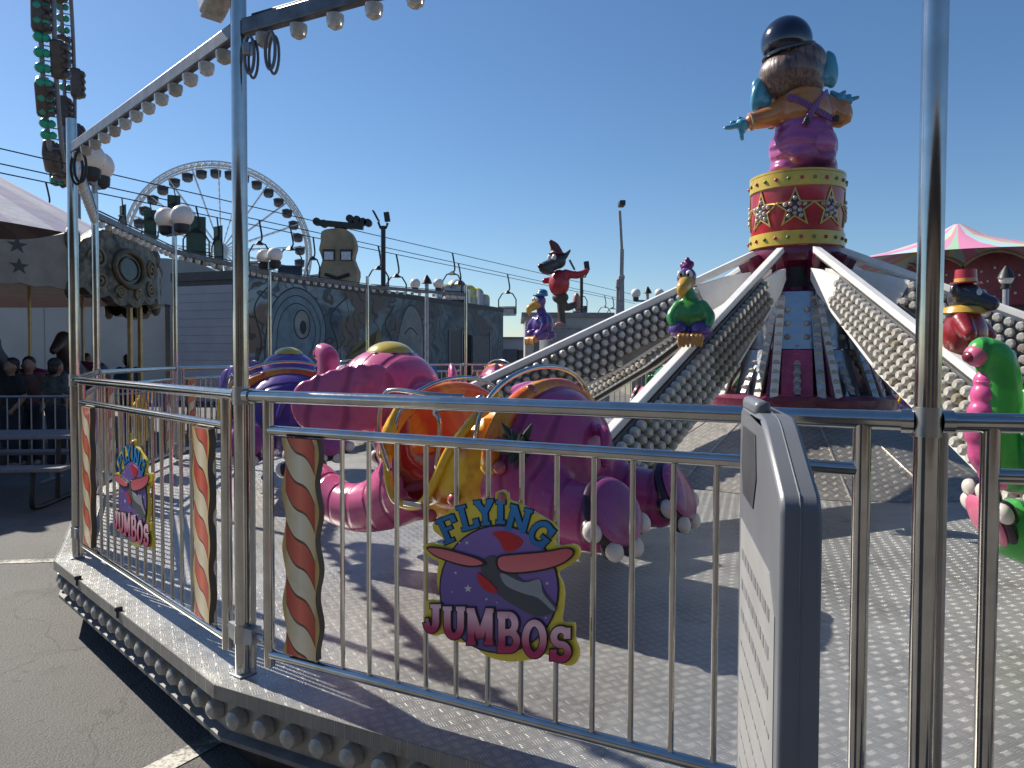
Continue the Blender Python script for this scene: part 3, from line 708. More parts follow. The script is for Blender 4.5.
# ------------------------------------------------------------------ flying elephants
def airbrush(name, a, b_, dark, x0=-.7, x1=.6):
    """sprayed two-tone glossy body paint: shade b towards the tail, a towards the head, darker overspray in patches"""
    t = NT(name); X = t.xyz(); n = t.noise(2.2, 3); n2 = t.noise(7, 4)
    f = t.ramp(t.math('ADD', X[0], t.math('MULTIPLY', t.math('SUBTRACT', n, .5), .5)), x0, x1)
    c = t.mix(f, b_, a)
    c = t.mix(t.math('MULTIPLY', t.ramp(n2, .52, .72), .35), c, dark)
    t.col(c); t.pb(Roughness=.27, Coat_Weight=.22, Coat_Roughness=.06, Specular_IOR_Level=.38)
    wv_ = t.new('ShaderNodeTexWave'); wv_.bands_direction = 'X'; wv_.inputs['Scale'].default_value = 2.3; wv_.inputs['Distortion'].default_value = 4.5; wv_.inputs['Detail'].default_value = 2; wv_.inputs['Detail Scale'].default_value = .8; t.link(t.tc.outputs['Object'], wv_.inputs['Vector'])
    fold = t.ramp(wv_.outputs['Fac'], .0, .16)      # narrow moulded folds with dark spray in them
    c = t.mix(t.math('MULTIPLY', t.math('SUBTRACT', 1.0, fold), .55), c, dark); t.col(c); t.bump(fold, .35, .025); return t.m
skins = {
 'pink': airbrush('pink_skin', (.55, .115, .25), (.42, .055, .19), (.20, .015, .08)),
 'purple': airbrush('purple_skin', (.12, .075, .30), (.085, .045, .24), (.05, .02, .16)),
 'green': airbrush('green_skin', (.06, .36, .06), (.03, .20, .04), (.01, .10, .03)),
 'blue': airbrush('blue_skin', (.05, .15, .42), (.03, .09, .28), (.02, .04, .14)),
}
soles = {'pink': paint('sole_purple', (.30, .055, .20), .3, 0, .2, 5, coat=.3), 'purple': paint('sole_mauve', (.30, .06, .22), .3, 0, .2, 5, coat=.3), 'green': paint('sole_pink', (.62, .13, .24), .3, 0, .2, 5, coat=.3), 'blue': paint('sole_blue', (.1, .2, .42), .3, 0, .2, 5, coat=.3)}
under = {'pink': paint('under_pink', (.62, .16, .32), .25, 0, .3, 5, coat=.4), 'purple': paint('under_violet', (.28, .10, .42), .25, 0, .3, 5, coat=.4), 'green': paint('under_rose', (.66, .10, .28), .25, 0, .3, 5, coat=.4), 'blue': paint('under_blue', (.2, .35, .6), .25, 0, .3, 5, coat=.4)}
t = NT('saddle_spray'); X = t.xyz(); n = t.noise(3.2, 3); n2 = t.noise(9, 4)
f = t.ramp(t.math('ADD', t.math('MULTIPLY', n, .9), t.math('MULTIPLY', t.math('ABSOLUTE', t.math('SUBTRACT', X[0], -.1)), .35)), .44, .62)
c = t.mix(f, (.80, .48, .03), (.62, .10, .015)); c = t.mix(t.math('MULTIPLY', t.ramp(n2, .56, .7), .4), c, (.35, .04, .01))
t.col(c); t.pb(Roughness=.27, Coat_Weight=.25, Coat_Roughness=.06, Specular_IOR_Level=.35); saddle_m = t.m
tub_red = paint('tub_red', (.36, .022, .018), .3, 0, .25, 4, coat=.4)
nail_m = paint('nail_white', (.62, .55, .50), .3, 0, .1, 6, coat=.4); outline_m = paint('outline_black', (.03, .008, .025), .35)
cap_m = paint('cap_yellow', (.58, .44, .05), .25, 0, .2, 5, coat=.5)
eye_m = paint('eye_white', (.7, .68, .65), .2); pup_m = paint('pupil_black', (.01, .01, .012), .15)
def make_elephant():
    e = thing('elephant_car', 'x', 'ride car')
    body = [('e', (-.05, 0, .64), (.62, .42, .37)), ('e', (-.28, 0, .72), (.38, .45, .375)), ('e', (.48, 0, .72), (.36, .34, .34)),
            ('e', (.86, 0, .98), (.34, .32, .30)), ('e', (1.02, 0, .90), (.22, .22, .21)),
            ('e', (.98, .17, .90), (.14, .12, .12)), ('e', (.98, -.17, .90), (.14, .12, .12)),
            ('t', [(1.12, 0, .93), (1.28, 0, .79), (1.40, 0, .79), (1.44, 0, .91), (1.43, 0, 1.04), (1.43, 0, 1.14), (1.45, 0, 1.22), (1.495, 0, 1.25)], [.15, .115, .095, .088, .084, .080, .074, .062])]
    for s in (-1, 1):
        body.append(('t', [(-.36, s*.25, .60), (-.58, s*.30, .50), (-.82, s*.31, .475)], [.25, .165, .150]))
        body.append(('t', [(.38, s*.27, .52), (.62, s*.33, .37), (.86, s*.37, .35), (1.10, s*.38, .44)], [.22, .155, .13, .14]))
    bod = organic('body', body, skins['pink'], e, voxel=.017, smooth=5)
    # trunk underside
    P, q = smooth_path([(1.31, 0, .73), (1.43, 0, .765), (1.490, 0, .90), (1.485, 0, 1.03), (1.482, 0, 1.13)], [.065, .072, .066, .058, .046], 12)
    m = MB(); m.tube(P, [r * (.86 + .16*abs(math.sin(i*.42))) for i, r in enumerate(q)], 16, round_=True); m.out('trunk_underside', under['pink'], e, angle=180)
    m = MB(); m.sph((1.518, 0, 1.235), (.05, .054, .048), 14, 10, Euler((0, R(25), 0)).to_matrix()); m.out('trunk_tip', soles['pink'], e)
    m = MB(); m.sph((1.550, .0, 1.228), (.025, .036, .026), 12, 8); m.out('nostril', paint('nostril', (.16, .01, .03), .3), e)
    # ears
    for s in (-1, 1):
        sh = []
        for k in range(6):
            u = k/5
            sh.append(('e', (.60+.25*u, s*(.33+.27*u), 1.0-.055*u), (.115, .036, .20-.05*u**3-.04*max(0, .3-u)), (R(8*s), R(10), R(48*s))))
        sh += [('t', [(.62+.05*k, s*(.36+.058*k+.016), 1.085-.03*k), (.68+.052*k, s*(.41+.058*k+.010), .865+.006*k)], [.018, .014]) for k in range(4)]
        organic('ear', sh, skins['pink'], e, voxel=.012, smooth=4)
    # feet
    for s in (-1, 1):
        for hind in (True, False):
            if hind: n = Vector((-.80, .10+.12*s, .40)).normalized(); c = Vector((-.82, s*.31, .475)) + n*.130; r = .160
            else: c = Vector((1.215, s*.385, .475)); n = Vector((.86, .05*s, -.42)).normalized(); r = .140
            up = Vector((0, 0, 1)); x = up.cross(n).normalized(); y = n.cross(x)
            rot = Matrix((x, y, n)).transposed()
            m = MB(); m.sph(c - n*.02, (r*1.05, r*1.10, .05), 28, 12, rot); so_ = m.out('sole', outline_m, e)
            m = MB(); m.sph(c + n*.012, (r*.93, r*.98, .030), 28, 10, rot); m.out('sole_pad', soles['pink'], so_)
            for k in range(4):
                a = R(-158+45.3*k) if hind else R(22+45.3*k)
                p = c + (x*math.cos(a)*r + y*math.sin(a)*r*1.05)*.93 - n*.025
                m = MB(); m.sph(p - n*.010, (.057, .060, .040), 18, 12, rot); nl = m.out('toenail', outline_m, e)
                dd = (p-c).normalized(); m = MB(); m.sph(p + dd*.020 + n*.012, (.047, .050, .036), 18, 12, rot); m.out('nail_face', nail_m, nl)
    # cap
    m = MB(); m.sph((.85, 0, 1.215), (.155, .155, .10), 26, 14); m.out('cap', cap_m, e)
    m = MB(); m.tube([(.85+.153*math.cos(a), .153*math.sin(a), 1.222+.012*math.sin(8*a)) for a in [2*math.pi*k/48 for k in range(48)]], .013, 8, closed=True); m.out('cap_edge', paint('cap_edge', (.12, .02, .03), .3), e)
    for s in (-1, 1):
        m = MB(); m.sph((1.10, s*.17, 1.08), (.05, .06, .085), 14, 10); ey = m.out('eye', eye_m, e)
        m = MB(); m.sph((1.135, s*.185, 1.08), (.022, .03, .042), 10, 8); m.out('pupil', pup_m, ey)
        m = MB(); m.sph((1.12, s*.17, .94), (.04, .05, .03), 10, 8); m.out('cheek', under['pink'], e)
    # saddle tub : outer shell cut by the seat well and the two door openings
    def solid(profile_fn, name):
        m = MB(); U, Vn = 40, 20
        rows = [[m.bm.verts.new(profile_fn(2*math.pi*i/U, -math.pi/2+math.pi*j/Vn)) for i in range(U)] for j in range(1, Vn)]
        b0 = m.bm.verts.new(profile_fn(0, -math.pi/2)); b1 = m.bm.verts.new(profile_fn(0, math.pi/2))
        for A, B in zip(rows, rows[1:]):
            for i in range(U): m.bm.faces.new((A[i], A[(i+1) % U], B[(i+1) % U], B[i]))
        for i in range(U): m.bm.faces.new((rows[0][(i+1) % U], rows[0][i], b0)); m.bm.faces.new((rows[-1][i], rows[-1][(i+1) % U], b1))
        return m
    def sup(cx, cz, a, b_, c_, p=2.6):
        g = lambda v: math.copysign(abs(v)**(2/p), v)
        return lambda u, v: Vector((cx + a*g(math.cos(v))*g(math.cos(u)), b_*g(math.cos(v))*g(math.sin(u)), cz + c_*g(math.sin(v))))
    tub = solid(sup(.0, .70, .53, .525, .40), 't').out('saddle_tub', [saddle_m, tub_red], e, angle=50)
    cav = solid(sup(.02, .93, .37, .455, .45, 3.4), 'c').out('cutter', [tub_red], None)
    m = MB(); dp = [(.30, 1.6), (.33, .60), (.29, .50), (.20, .46), (.08, .48), (.0, .58), (-.12, .78), (-.27, .94), (-.34, 1.6)]
    m.prism(dp, lambda x, z: Vector((x, -.8, z)), lambda x, z: Vector((x, .8, z))); door = m.out('cutter', [tub_red], None, smooth=False)
    for c_ in (cav, door):
        md = tub.modifiers.new('cut', 'BOOLEAN'); md.operation = 'DIFFERENCE'; md.object = c_; md.solver = 'EXACT'; md.material_mode = 'TRANSFER'
    bake(tub)
    bb = bmesh.new(); bb.from_mesh(bod.data)      # the seat well takes the place of the body inside the tub
    gone = [v for v in bb.verts if abs(v.co.x/.515)**2.6 + abs(v.co.y/.51)**2.6 + abs((v.co.z-.70)/.385)**2.6 < 1]
    bmesh.ops.delete(bb, geom=gone, context='VERTS'); bb.to_mesh(bod.data); bb.free()
    for c_ in (cav, door): bpy.data.objects.remove(c_)
    for f_ in tub.data.polygons:
        p = f_.center
        f_.use_smooth = True
    # orange bulged rim round each door and over the two arches
    for s in (-1, 1):
        m = MB()
        P, q = smooth_path([(.33, s*.41, .98), (.345, s*.485, .84), (.335, s*.515, .65), (.29, s*.52, .49), (.19, s*.518, .45), (.08, s*.52, .475), (0, s*.522, .58), (-.12, s*.52, .78), (-.26, s*.49, .94), (-.30, s*.40, 1.03)], .024, 5)
        m.tube(P, q, 10, round_=True); m.out('door_rim', paint('rim_yellow', (.80, .47, .025), .25, 0, .35, 4, coat=.5), e, angle=180)
    for x, zt, nm in ((.36, 1.03, 'cowl_arch'), (-.34, 1.065, 'backrest_arch')):
        m = MB(); P = []
        for k in range(25):
            a = math.pi*k/24; P.append((x-.03*math.sin(a), .50*math.cos(a)*(1-.06*math.sin(a)), .70+(zt-.70)*math.sin(a)**.75))
        m.tube(P, .046, 12, round_=True); m.out(nm, saddle_m, e, angle=180)
    # padded back and seat
    m = MB(); m.box((-.05, 0, .52), (.40, .80, .10)); m.out('seat', tub_red, e, bevel=.03)
    m = MB(); m.prism([(.43*math.cos(math.pi*k/18), .68+.36*math.sin(math.pi*k/18)**.8) for k in range(19)], lambda y, z: Vector((-.40, y, z)), lambda y, z: Vector((-.30, y, z))); m.out('backrest', tub_red, e, angle=40)
    m = MB(); m.prism([(.43*math.cos(math.pi*k/18), .68+.32*math.sin(math.pi*k/18)**.8) for k in range(19)], lambda y, z: Vector((.33, y, z)), lambda y, z: Vector((.40, y, z))); m.out('cowl', saddle_m, e, angle=40)
    m = MB(); m.box((.12, .52, .468), (.13, .06, .03)); m.out('step_plate', steel, e, bevel=.005)
    # studs
    sm = MB(); sm.sph((0, 0, 0), .034, 12, 9); sme = sm.mesh('stud'); sme.materials.append(paint('stud_rose', (.5, .09, .10), .22, coat=.5))
    for s in (-1, 1):
        for p in ((-.36, .42, .93), (-.40, .50, .70), (-.14, .525, .52), (.02, .52, .42), (-.38, .22, 1.05), (-.37, .48, .82)):
            obj('stud', sme, None, e, (p[0], s*p[1], p[2]))
    # chrome hoops and lap bar
    def hoop(x0, x1, zt, w_, zb=.85):
        m = MB(); P = []
        for k in range(33):
            a = math.pi*k/32; P.append((x0+(x1-x0)*math.sin(a), w_*math.cos(a), zb+(zt-zb)*math.sin(a)**.8))
        m.tube(P, .0125, 10); return m.out('hoop', chrome, e, angle=180)
    hoop(-.28, -.33, 1.17, .53, .82); hoop(.32, .26, 1.10, .47, .82)
    P, q = smooth_path([(.30, .53, .62), (.36, .55, .82), (.34, .545, .99), (.28, .53, 1.045), (.05, .50, 1.03), (-.10, .40, 1.02)], .0125, 6)
    m = MB(); m.tube(P, q, 10); m.out('lap_bar', chrome, e, angle=180)
    P, q = smooth_path([(-.02, .52, .66), (-.05, .53, .89), (-.02, .53, .95), (-.16, .52, .98), (-.30, .50, 1.03)], .0125, 6)
    m = MB(); m.tube(P, q, 10); m.out('grab_handle', chrome, e, angle=180)
    # tail
    P, q = smooth_path([(-.60, 0, .86), (-.71, .05, .84), (-.74, .10, .70)], [.035, .028, .02], 6)
    m = MB(); m.tube(P, q, 10, round_=True); m.out('tail', skins['pink'], e, angle=180)
    m = MB(); random.seed(5)
    for k in range(16):
        a = Vector((-.50, .472, .80)); d = Vector((random.uniform(-.09, .09), random.uniform(.0, .05), random.uniform(-.10, .13))); m.tube([a, a+d*.6, a+d], [.02, .018, .003], 6)
    m.sph((-.50, .465, .80), (.06, .04, .06), 12, 8)
    m.out('rosette', paint('rosette_dark', (.012, .035, .025), .5), e)
    # link to the arm
    m = MB(); m.bar((-.05, -.42, .52), (-.05, -.95, .62), .16, .14); m.out('coupling', galv, e, bevel=.01)
    return e
def recolour(root, kind):
    a = {'pink_skin': skins[kind], 'sole_purple': soles[kind], 'under_pink': under[kind]}
    done = {}
    def go(o):
        if o.data and o.type == 'MESH' and any(ms and ms.name in a for ms in o.data.materials):
            if o.data.name not in done:
                me = o.data.copy(); done[o.data.name] = me
                for i_, ms in enumerate(me.materials):
                    if ms and ms.name in a: me.materials[i_] = a[ms.name]
            o.data = done[o.data.name]
        for c_ in o.children: go(c_)
    go(root)
ele = make_elephant()
ele_at = [(233.6, 'pink', 'large pink elephant ride car with yellow saddle behind the near fence', .0, 5.65),
 (197.6, 'purple', 'violet elephant ride car seen from behind, left of the pink one', .0, 5.65), (161.6, 'blue', 'blue elephant ride car at the far left, hidden behind the pink one', 0, 5.65),
 (125.6, 'pink', 'far pink elephant ride car at the back of the ride', 0, 5.65), (89.6, 'green', 'far green elephant ride car seen below the arms behind the ride centre', 0, 5.65),
 (53.6, 'purple', 'far purple elephant ride car with orange saddle right of the ride centre', 0, 5.65), (269.6, 'green', 'near green elephant ride car reaching into the picture at the right edge', -.18, 5.65)]
for i, (th, kind, lb, df, rr) in enumerate(ele_at):
    e = ele if i == 0 else copy_tree(ele)
    hd = Vector((math.sin(R(th)), -math.cos(R(th)), 0))
    e.location = Vector((CX+rr*math.cos(R(th)), CY+rr*math.sin(R(th)), DK)) + hd*df
    e.rotation_euler = (0, 0, math.atan2(hd.y, hd.x)); tag(e, lb, 'ride car', 'elephant ride cars')
    if kind != 'pink': recolour(e, kind)

# ------------------------------------------------------------------ clown elephant statue on the drum (seen from behind)
k_ = .01169
def sp_(px, py, y=0): return ((px-802)*k_, y, (167-py)*k_)
stt = thing('elephant_statue', 'tall clown elephant statue in purple dungarees standing on the red drum, seen from behind', 'statue', (CX+.05, CY, DK+3.29))
t = NT('statue_trousers'); n = t.noise(5, 3); n2 = t.noise(2.4, 2); t.col(t.mix(t.ramp(n2, .4, .65), (.36, .075, .24), (.20, .035, .19))); t.pb(Roughness=.22, Coat_Weight=.5); wv_ = t.new('ShaderNodeTexWave'); wv_.bands_direction = 'Z'; wv_.inputs['Scale'].default_value = 2.2; wv_.inputs['Distortion'].default_value = 6; wv_.inputs['Detail'].default_value = 1; t.link(t.tc.outputs['Object'], wv_.inputs['Vector']); t.bump(wv_.outputs['Fac'], .45, .05); trs = t.m
t = NT('statue_sweater'); n = t.noise(3, 3); t.col(t.mix(t.ramp(n, .35, .7), (.50, .20, .045), (.34, .10, .03))); t.pb(Roughness=.25, Coat_Weight=.5); swt = t.m
t = NT('statue_hair'); X = t.xyz(); mp = t.new('ShaderNodeMapping'); mp.inputs['Scale'].default_value = (30, 30, 2.2); t.link(t.tc.outputs['Object'], mp.inputs[0])
n = t.noise(1.0, 5, .6, vec=mp.outputs[0]); t.col(t.mix(t.ramp(n, .35, .65), (.045, .028, .028), (.19, .11, .09))); t.pb(Roughness=.4, Coat_Weight=.3); t.bump(n, .5, .02); hair = t.m
blue_el = paint('statue_blue', (.07, .30, .42), .25, 0, .3, 5, coat=.5); straps_m = paint('strap_purple', (.17, .03, .16), .3, 0, .2, coat=.4)
organic('trousers', [('e', sp_(803, 137), (.385, .36, .34)), ('e', sp_(788, 156, .0), (.20, .24, .16)), ('e', sp_(819, 156, .0), (.20, .24, .16)), ('t', [sp_(788, 158), sp_(787, 168)], [.20, .19]), ('t', [sp_(819, 158), sp_(820, 168)], [.20, .19]),
   ('e', sp_(803, 118), (.325, .30, .16)), ('e', sp_(795, 148, -.22), (.16, .12, .13)), ('e', sp_(814, 148, -.22), (.16, .12, .13))], trs, stt, .02, 4)
m = MB(); m.sph(sp_(813, 138, -.325), (.135, .05, .125), 20, 12); m.out('trouser_patch', paint('patch_purple', (.40, .10, .27), .25, coat=.4), stt)
organic('sweater', [('e', sp_(803, 103), (.335, .29, .30)), ('e', sp_(800, 86), (.26, .22, .14)),
   ('t', [sp_(786, 98), sp_(770, 106, -.03), sp_(752, 111, -.05)], [.17, .125, .095]), ('t', [sp_(824, 96), sp_(840, 106, .0), sp_(840, 97, -.03)], [.15, .125, .10])], swt, stt, .018, 4)
m = MB(); m.tube([Vector(sp_(751, 111.5, -.05)) , Vector(sp_(748.5, 112, -.05))], .105, 16); m.out('cuff', paint('cuff', (.42, .25, .14), .3, coat=.3), stt)
def hand(name, root, fingers, palm):
    sh = [('e', root, palm)] + [('t', p, q) for p, q in fingers]
    organic(name, sh, blue_el, stt, .0085, 2)
hand('hand', sp_(742, 115, -.05), [([sp_(740, 114, -.05), sp_(732, 117, -.06), sp_(725, 118, -.06)], [.034, .03, .022]), ([sp_(741, 118, -.05), sp_(740, 124, -.07), sp_(741, 129, -.07)], [.033, .03, .022]), ([sp_(738, 112, 0.0), sp_(733, 111, .02), sp_(736, 114, .05)], [.03, .027, .022]), ([sp_(743, 110, -.03), sp_(739, 108, -.03)], [.03, .024]), ([sp_(745, 118, .02), sp_(743, 122, .03)], [.03, .024])], (.075, .06, .075))
hand('hand', sp_(836, 89, -.06), [([sp_(838, 90, -.07), sp_(845, 91, -.08), sp_(853, 89, -.09)], [.034, .03, .02]), ([sp_(833, 86, -.06), sp_(829, 83, -.05)], [.034, .024]), ([sp_(837, 86, -.06), sp_(841, 83, -.06)], [.03, .022]), ([sp_(840, 88, -.04), sp_(847, 86, -.04)], [.03, .022]), ([sp_(840, 92, -.08), sp_(846, 94, -.09)], [.03, .022])], (.07, .06, .055))
organic('head', [('e', sp_(790, 64), (.36, .34, .27)), ('e', sp_(783, 75), (.22, .22, .17)), ('e', sp_(801, 75), (.25, .24, .16)), ('e', sp_(797, 52), (.31, .30, .22)), ('t', [sp_(790, 70, .25), sp_(788, 84, .48), sp_(786, 100, .50)], [.12, .09, .06])], hair, stt, .018, 4)
for (cx, cy, rx, rz, an) in ((760, 83, .095, .215, 12), (829, 58, .10, .22, -8)):
    organic('ear', [('e', sp_(cx, cy, .03), (rx, .07, rz), (0, R(an), 0)), ('e', sp_(cx + (5 if cx < 800 else -5), cy+6, .03), (rx*.9, .06, rz*.6), (0, R(an), 0)), ('e', sp_(cx, cy-9, .05), (rx*.9, .06, rz*.5), (0, R(an), 0))], blue_el, stt, .014, 3)
hat_m = paint('bowler_blue', (.008, .011, .03), .15, 0, .2, coat=.6)
hc = Vector(sp_(789, 42)); hr = Euler((0, R(-13), 0)).to_matrix()
m = MB(); m.sph(hc + hr @ Vector((-.02, 0, .11)), (.285, .285, .29), 28, 16, hr); m.out('hat_crown', hat_m, stt)
m = MB(); P = [hc + hr @ Vector((.285*math.cos(a)-.02, .285*math.sin(a), -.03+.02*abs(math.cos(a)))) for a in [2*math.pi*k/40 for k in range(40)]]
m.tube(P, .02, 10, closed=True); m.sph(hc + hr @ Vector((-.02, 0, -.02)), (.285, .285, .03), 28, 8, hr); m.out('hat_brim', hat_m, stt)
def strap(P):
    P, q = smooth_path([sp_(*p) for p in P], .03, 6); m = MB()
    for a_, b_ in zip(P, P[1:]): m.bar(a_ + Vector((0, .012, 0)), b_ + Vector((0, .012, 0)), .022, .07)
    return m.out('strap', straps_m, stt, bevel=.004)
strap([(781, 91, -.20), (792, 98, -.275), (806, 107, -.305), (824, 116, -.285)]); strap([(821, 86, -.17), (812, 95, -.26), (803, 105, -.315), (794, 122, -.33)])
m = MB(); m.sph(sp_(795, 119, -.35), (.035, .02, .045), 12, 8); m.sph(sp_(825, 115, -.30), (.035, .02, .04), 12, 8); m.out('strap_buckle', dark_metal, stt)

# ------------------------------------------------------------------ bird and animal figures riding on the arms
def arm_top(i, r): 
    th = R(A0-36*i); return Vector((CX+r*math.cos(th), CY+r*math.sin(th), DK+2.40-.45*(r-.58)+.04))
bk = paint('beak_yellow', (.62, .36, .05), .25, 0, .25, 5, coat=.5); jk = paint('jacket_green', (.05, .28, .06), .25, 0, .35, 7, coat=.5); pu = paint('feather_purple', (.10, .04, .24), .25, 0, .3, 6, coat=.5)
ft = paint('foot_orange', (.48, .22, .06), .3, 0, .25, 6, coat=.4); tuft = paint('hat_plum', (.20, .03, .16), .35, 0, .3, 20)
def bird(loc, rz, s, label, jacket, hat, hatm):
    t = thing('bird_figure', label, 'bird figure', loc, rz, 'painted bird figures on the arms'); t.scale = (s, s, s)
    organic('body', [('e', (0, 0, .24), (.155, .13, .15)), ('e', (0, .02, .30), (.125, .11, .11)), ('t', [(0, 0, .36), (-.03, -.01, .46)], [.07, .055]), ('t', [(-.09, -.05, .32), (-.145, -.09, .24), (-.13, -.13, .17)], [.055, .045, .03]), ('t', [(.09, -.05, .32), (.15, -.09, .24), (.14, -.13, .17)], [.055, .045, .03])], jacket, t, .012, 3)
    organic('tail_feathers', [('e', (-.09, -.09, .135), (.08, .09, .07)), ('e', (.08, -.08, .13), (.10, .10, .075)), ('e', (0, .09, .13), (.11, .1, .07))], pu, t, .012, 3)
    organic('head', [('e', (-.03, -.02, .56), (.078, .075, .08)), ('e', (-.03, -.01, .49), (.055, .055, .06))], pu, t, .01, 2)
    organic('beak', [('t', [(-.035, -.07, .515), (-.065, -.16, .455), (-.075, -.155, .385)], [.062, .05, .014]), ('e', (-.03, -.085, .505), (.075, .05, .03))], bk, t, .009, 2)
    for q_ in (-1, 1):
        m = MB(); m.sph((-.045+q_*.033, -.085, .575), (.028, .02, .036), 12, 9); ey = m.out('eye', eye_m, t)
        m = MB(); m.sph((-.048+q_*.028, -.103, .57), (.010, .008, .015), 8, 6); m.out('pupil', pup_m, ey)
        fs = [('e', (q_*.045, -.14, .07), (.035, .05, .045))]
        for k in range(3): fs.append(('t', [(q_*.045+(k-1)*.028, -.15, .095), (q_*.05+(k-1)*.034, -.20, .075), (q_*.05+(k-1)*.034, -.205, .0)], [.018, .019, .012]))
        organic('foot', fs, ft, t, .008, 1)
    if hat == 'tuft':
        organic('crest', [('e', (-.03, 0, .645), (.05, .05, .035)), ('e', (-.06, 0, .66), (.025, .03, .025)), ('e', (.0, 0, .665), (.03, .03, .03)), ('e', (-.025, -.01, .69), (.022, .02, .035))], hatm, t, .008, 1)
    else:
        organic('hat', [('e', (-.02, -.02, .635), (.105, .10, .022)), ('e', (-.01, 0, .665), (.075, .07, .05))], hatm, t, .009, 1)
    return t
bird(arm_top(0, 2.93) + Vector((-.06, -.1, -.07)), R(-12), 1.03, 'sitting bird figure in a green jacket with large yellow beak', jk, 'tuft', tuft)
b2 = bird(arm_top(2, 2.95) + Vector((-.12, -.30, -.0)), R(-55), .98, 'purple bird figure in a flat blue hat leaning over the far left arm', pu, 'hat', paint('hat_blue', (.03, .17, .34), .3, coat=.4))
# plain stand-in for the costumed animal at the right
fg = thing('animal_figure', 'dark animal figure in a red hat and red coat beside the thick pole', 'animal figure', arm_top(9, 3.14) + Vector((.10, 0, -.09)), R(40))
rc = paint('coat_red', (.26, .015, .02), .3, 0, .3, 8, coat=.4)
organic('coat', [('e', (0, 0, .2), (.17, .15, .2)), ('t', [(-.12, -.02, .3), (-.2, -.1, .2)], [.07, .05]), ('t', [(.12, -.02, .3), (.2, -.1, .2)], [.07, .05])], rc, fg, .014, 3)
dkfur = paint('fur_dark', (.045, .045, .055), .3, 0, .3, 7, coat=.4)
organic('head', [('e', (0, 0, .47), (.115, .12, .115)), ('t', [(0, -.06, .45), (.0, -.17, .42)], [.09, .055]), ('e', (-.12, .03, .52), (.05, .03, .06)), ('e', (.12, .03, .52), (.05, .03, .06))], dkfur, fg, .012, 3)
m = MB(); m.lathe([(.13, .35), (.16, .36), (.14, .40), (.09, .42)], 20); m.out('collar', bk, fg)
m = MB(); m.lathe([(.105, .575), (.105, .585), (.075, .59), (.070, .68), (.001, .685)], 20); m.out('hat', red_pt, fg)
m = MB(); m.lathe([(.077, .588), (.074, .615), (.001, .615)], 20); m.out('hat_band', bk, fg)
for q_ in (-1, 1):
    m = MB(); m.sph((q_*.045, -.105, .50), (.026, .02, .034), 10, 8); m.out('eye', eye_m, fg)
# ------------------------------------------------------------------ background: buildings
bl = thing('mural_building', 'long dark dark-ride building painted with a faded mural, roller door at its left end', 'building', (0, 0, 0))
c0 = at(243, 272, 23.5); c1 = at(499, 309, 41.5); cl = at(168, 275, 24.6)
TOP = c0.z
def quad_wall(name, a, b_, z0, z1, th, mat, parent, off=0.0):
    a = Vector((a.x, a.y, 0)); b_ = Vector((b_.x, b_.y, 0)); d = (b_-a).normalized(); nrm = Vector((d.y, -d.x, 0))
    m = MB(); mid = (a+b_)/2 + nrm*(off-th/2); m.box((mid.x, mid.y, (z0+z1)/2), ((b_-a).length, th, z1-z0), Matrix.Rotation(math.atan2(d.y, d.x), 3, 'Z')); return m.out(name, mat, parent, smooth=False)
t = NT('faded_mural'); X = t.xyz()
mp = t.new('ShaderNodeMapping'); mp.inputs['Scale'].default_value = (.9, .38, .8); t.link(t.tc.outputs['Object'], mp.inputs[0])
wrp = t.new('ShaderNodeTexNoise'); wrp.inputs['Scale'].default_value = .8; wrp.inputs['Detail'].default_value = 3; t.link(mp.outputs[0], wrp.inputs['Vector'])
va = t.new('ShaderNodeVectorMath', operation='MULTIPLY_ADD'); t.link(wrp.outputs['Color'], va.inputs[0]); va.inputs[1].default_value = (2.2, 2.2, 2.2); t.link(mp.outputs[0], va.inputs[2])
n = t.noise(1.1, 3, .5, vec=va.outputs[0]); n2 = t.noise(2.6, 4, .6, vec=va.outputs[0]); n3 = t.noise(.7, 2, .5, vec=va.outputs[0])
wv = t.new('ShaderNodeTexWave'); wv.inputs['Scale'].default_value = 1.1; wv.inputs['Distortion'].default_value = 5; wv.inputs['Detail'].default_value = 2; t.link(va.outputs[0], wv.inputs['Vector'])
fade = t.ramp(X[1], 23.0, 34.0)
c = t.mix(t.ramp(n, .40, .60), (.06, .095, .13), (.29, .36, .38))
c = t.mix(t.ramp(n3, .50, .58), c, (.19, .12, .085))
c = t.mix(t.math('MULTIPLY', t.ramp(n2, .60, .68), .8), c, (.25, .19, .08))
c = t.mix(t.math('MULTIPLY', t.ramp(wv.outputs['Fac'], .86, .96), .75), c, (.022, .024, .03))
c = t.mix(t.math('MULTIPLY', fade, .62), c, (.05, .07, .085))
t.col(c); t.pb(Roughness=.6); mural = t.m
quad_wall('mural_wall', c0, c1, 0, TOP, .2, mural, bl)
shut = paint('roller_door', (.27, .28, .33), .5, 0, .12, 1.2)
dk_trim = paint('building_trim', (.05, .05, .055), .6)
quad_wall('end_wall', cl, c0, 0, TOP-.01, .2, dk_trim, bl)
for k in range(14):
    z = .15 + k*.27
    a = cl.lerp(c0, .07); b_ = cl.lerp(c0, .97); quad_wall('door_slat', a, b_, z, z+.262, .05, shut, bl, .045)
quad_wall('roof_trim', cl, c0, TOP-.25, TOP+.03, .22, dk_trim, bl, .09); quad_wall('roof_trim', c0, c1, TOP-.20, TOP+.03, .22, dk_trim, bl, .02)
def alongw(f): return c0.lerp(c1, f)
quad_wall('doorway', alongw(.745), alongw(.80), 0, 2.75, .02, paint('dark_inside', (.006, .007, .008), .9), bl, .012)
quad_wall('panel_door', alongw(.805), alongw(.905), 0, 2.72, .03, paint('panel_grey', (.11, .12, .125), .55), bl, .03)
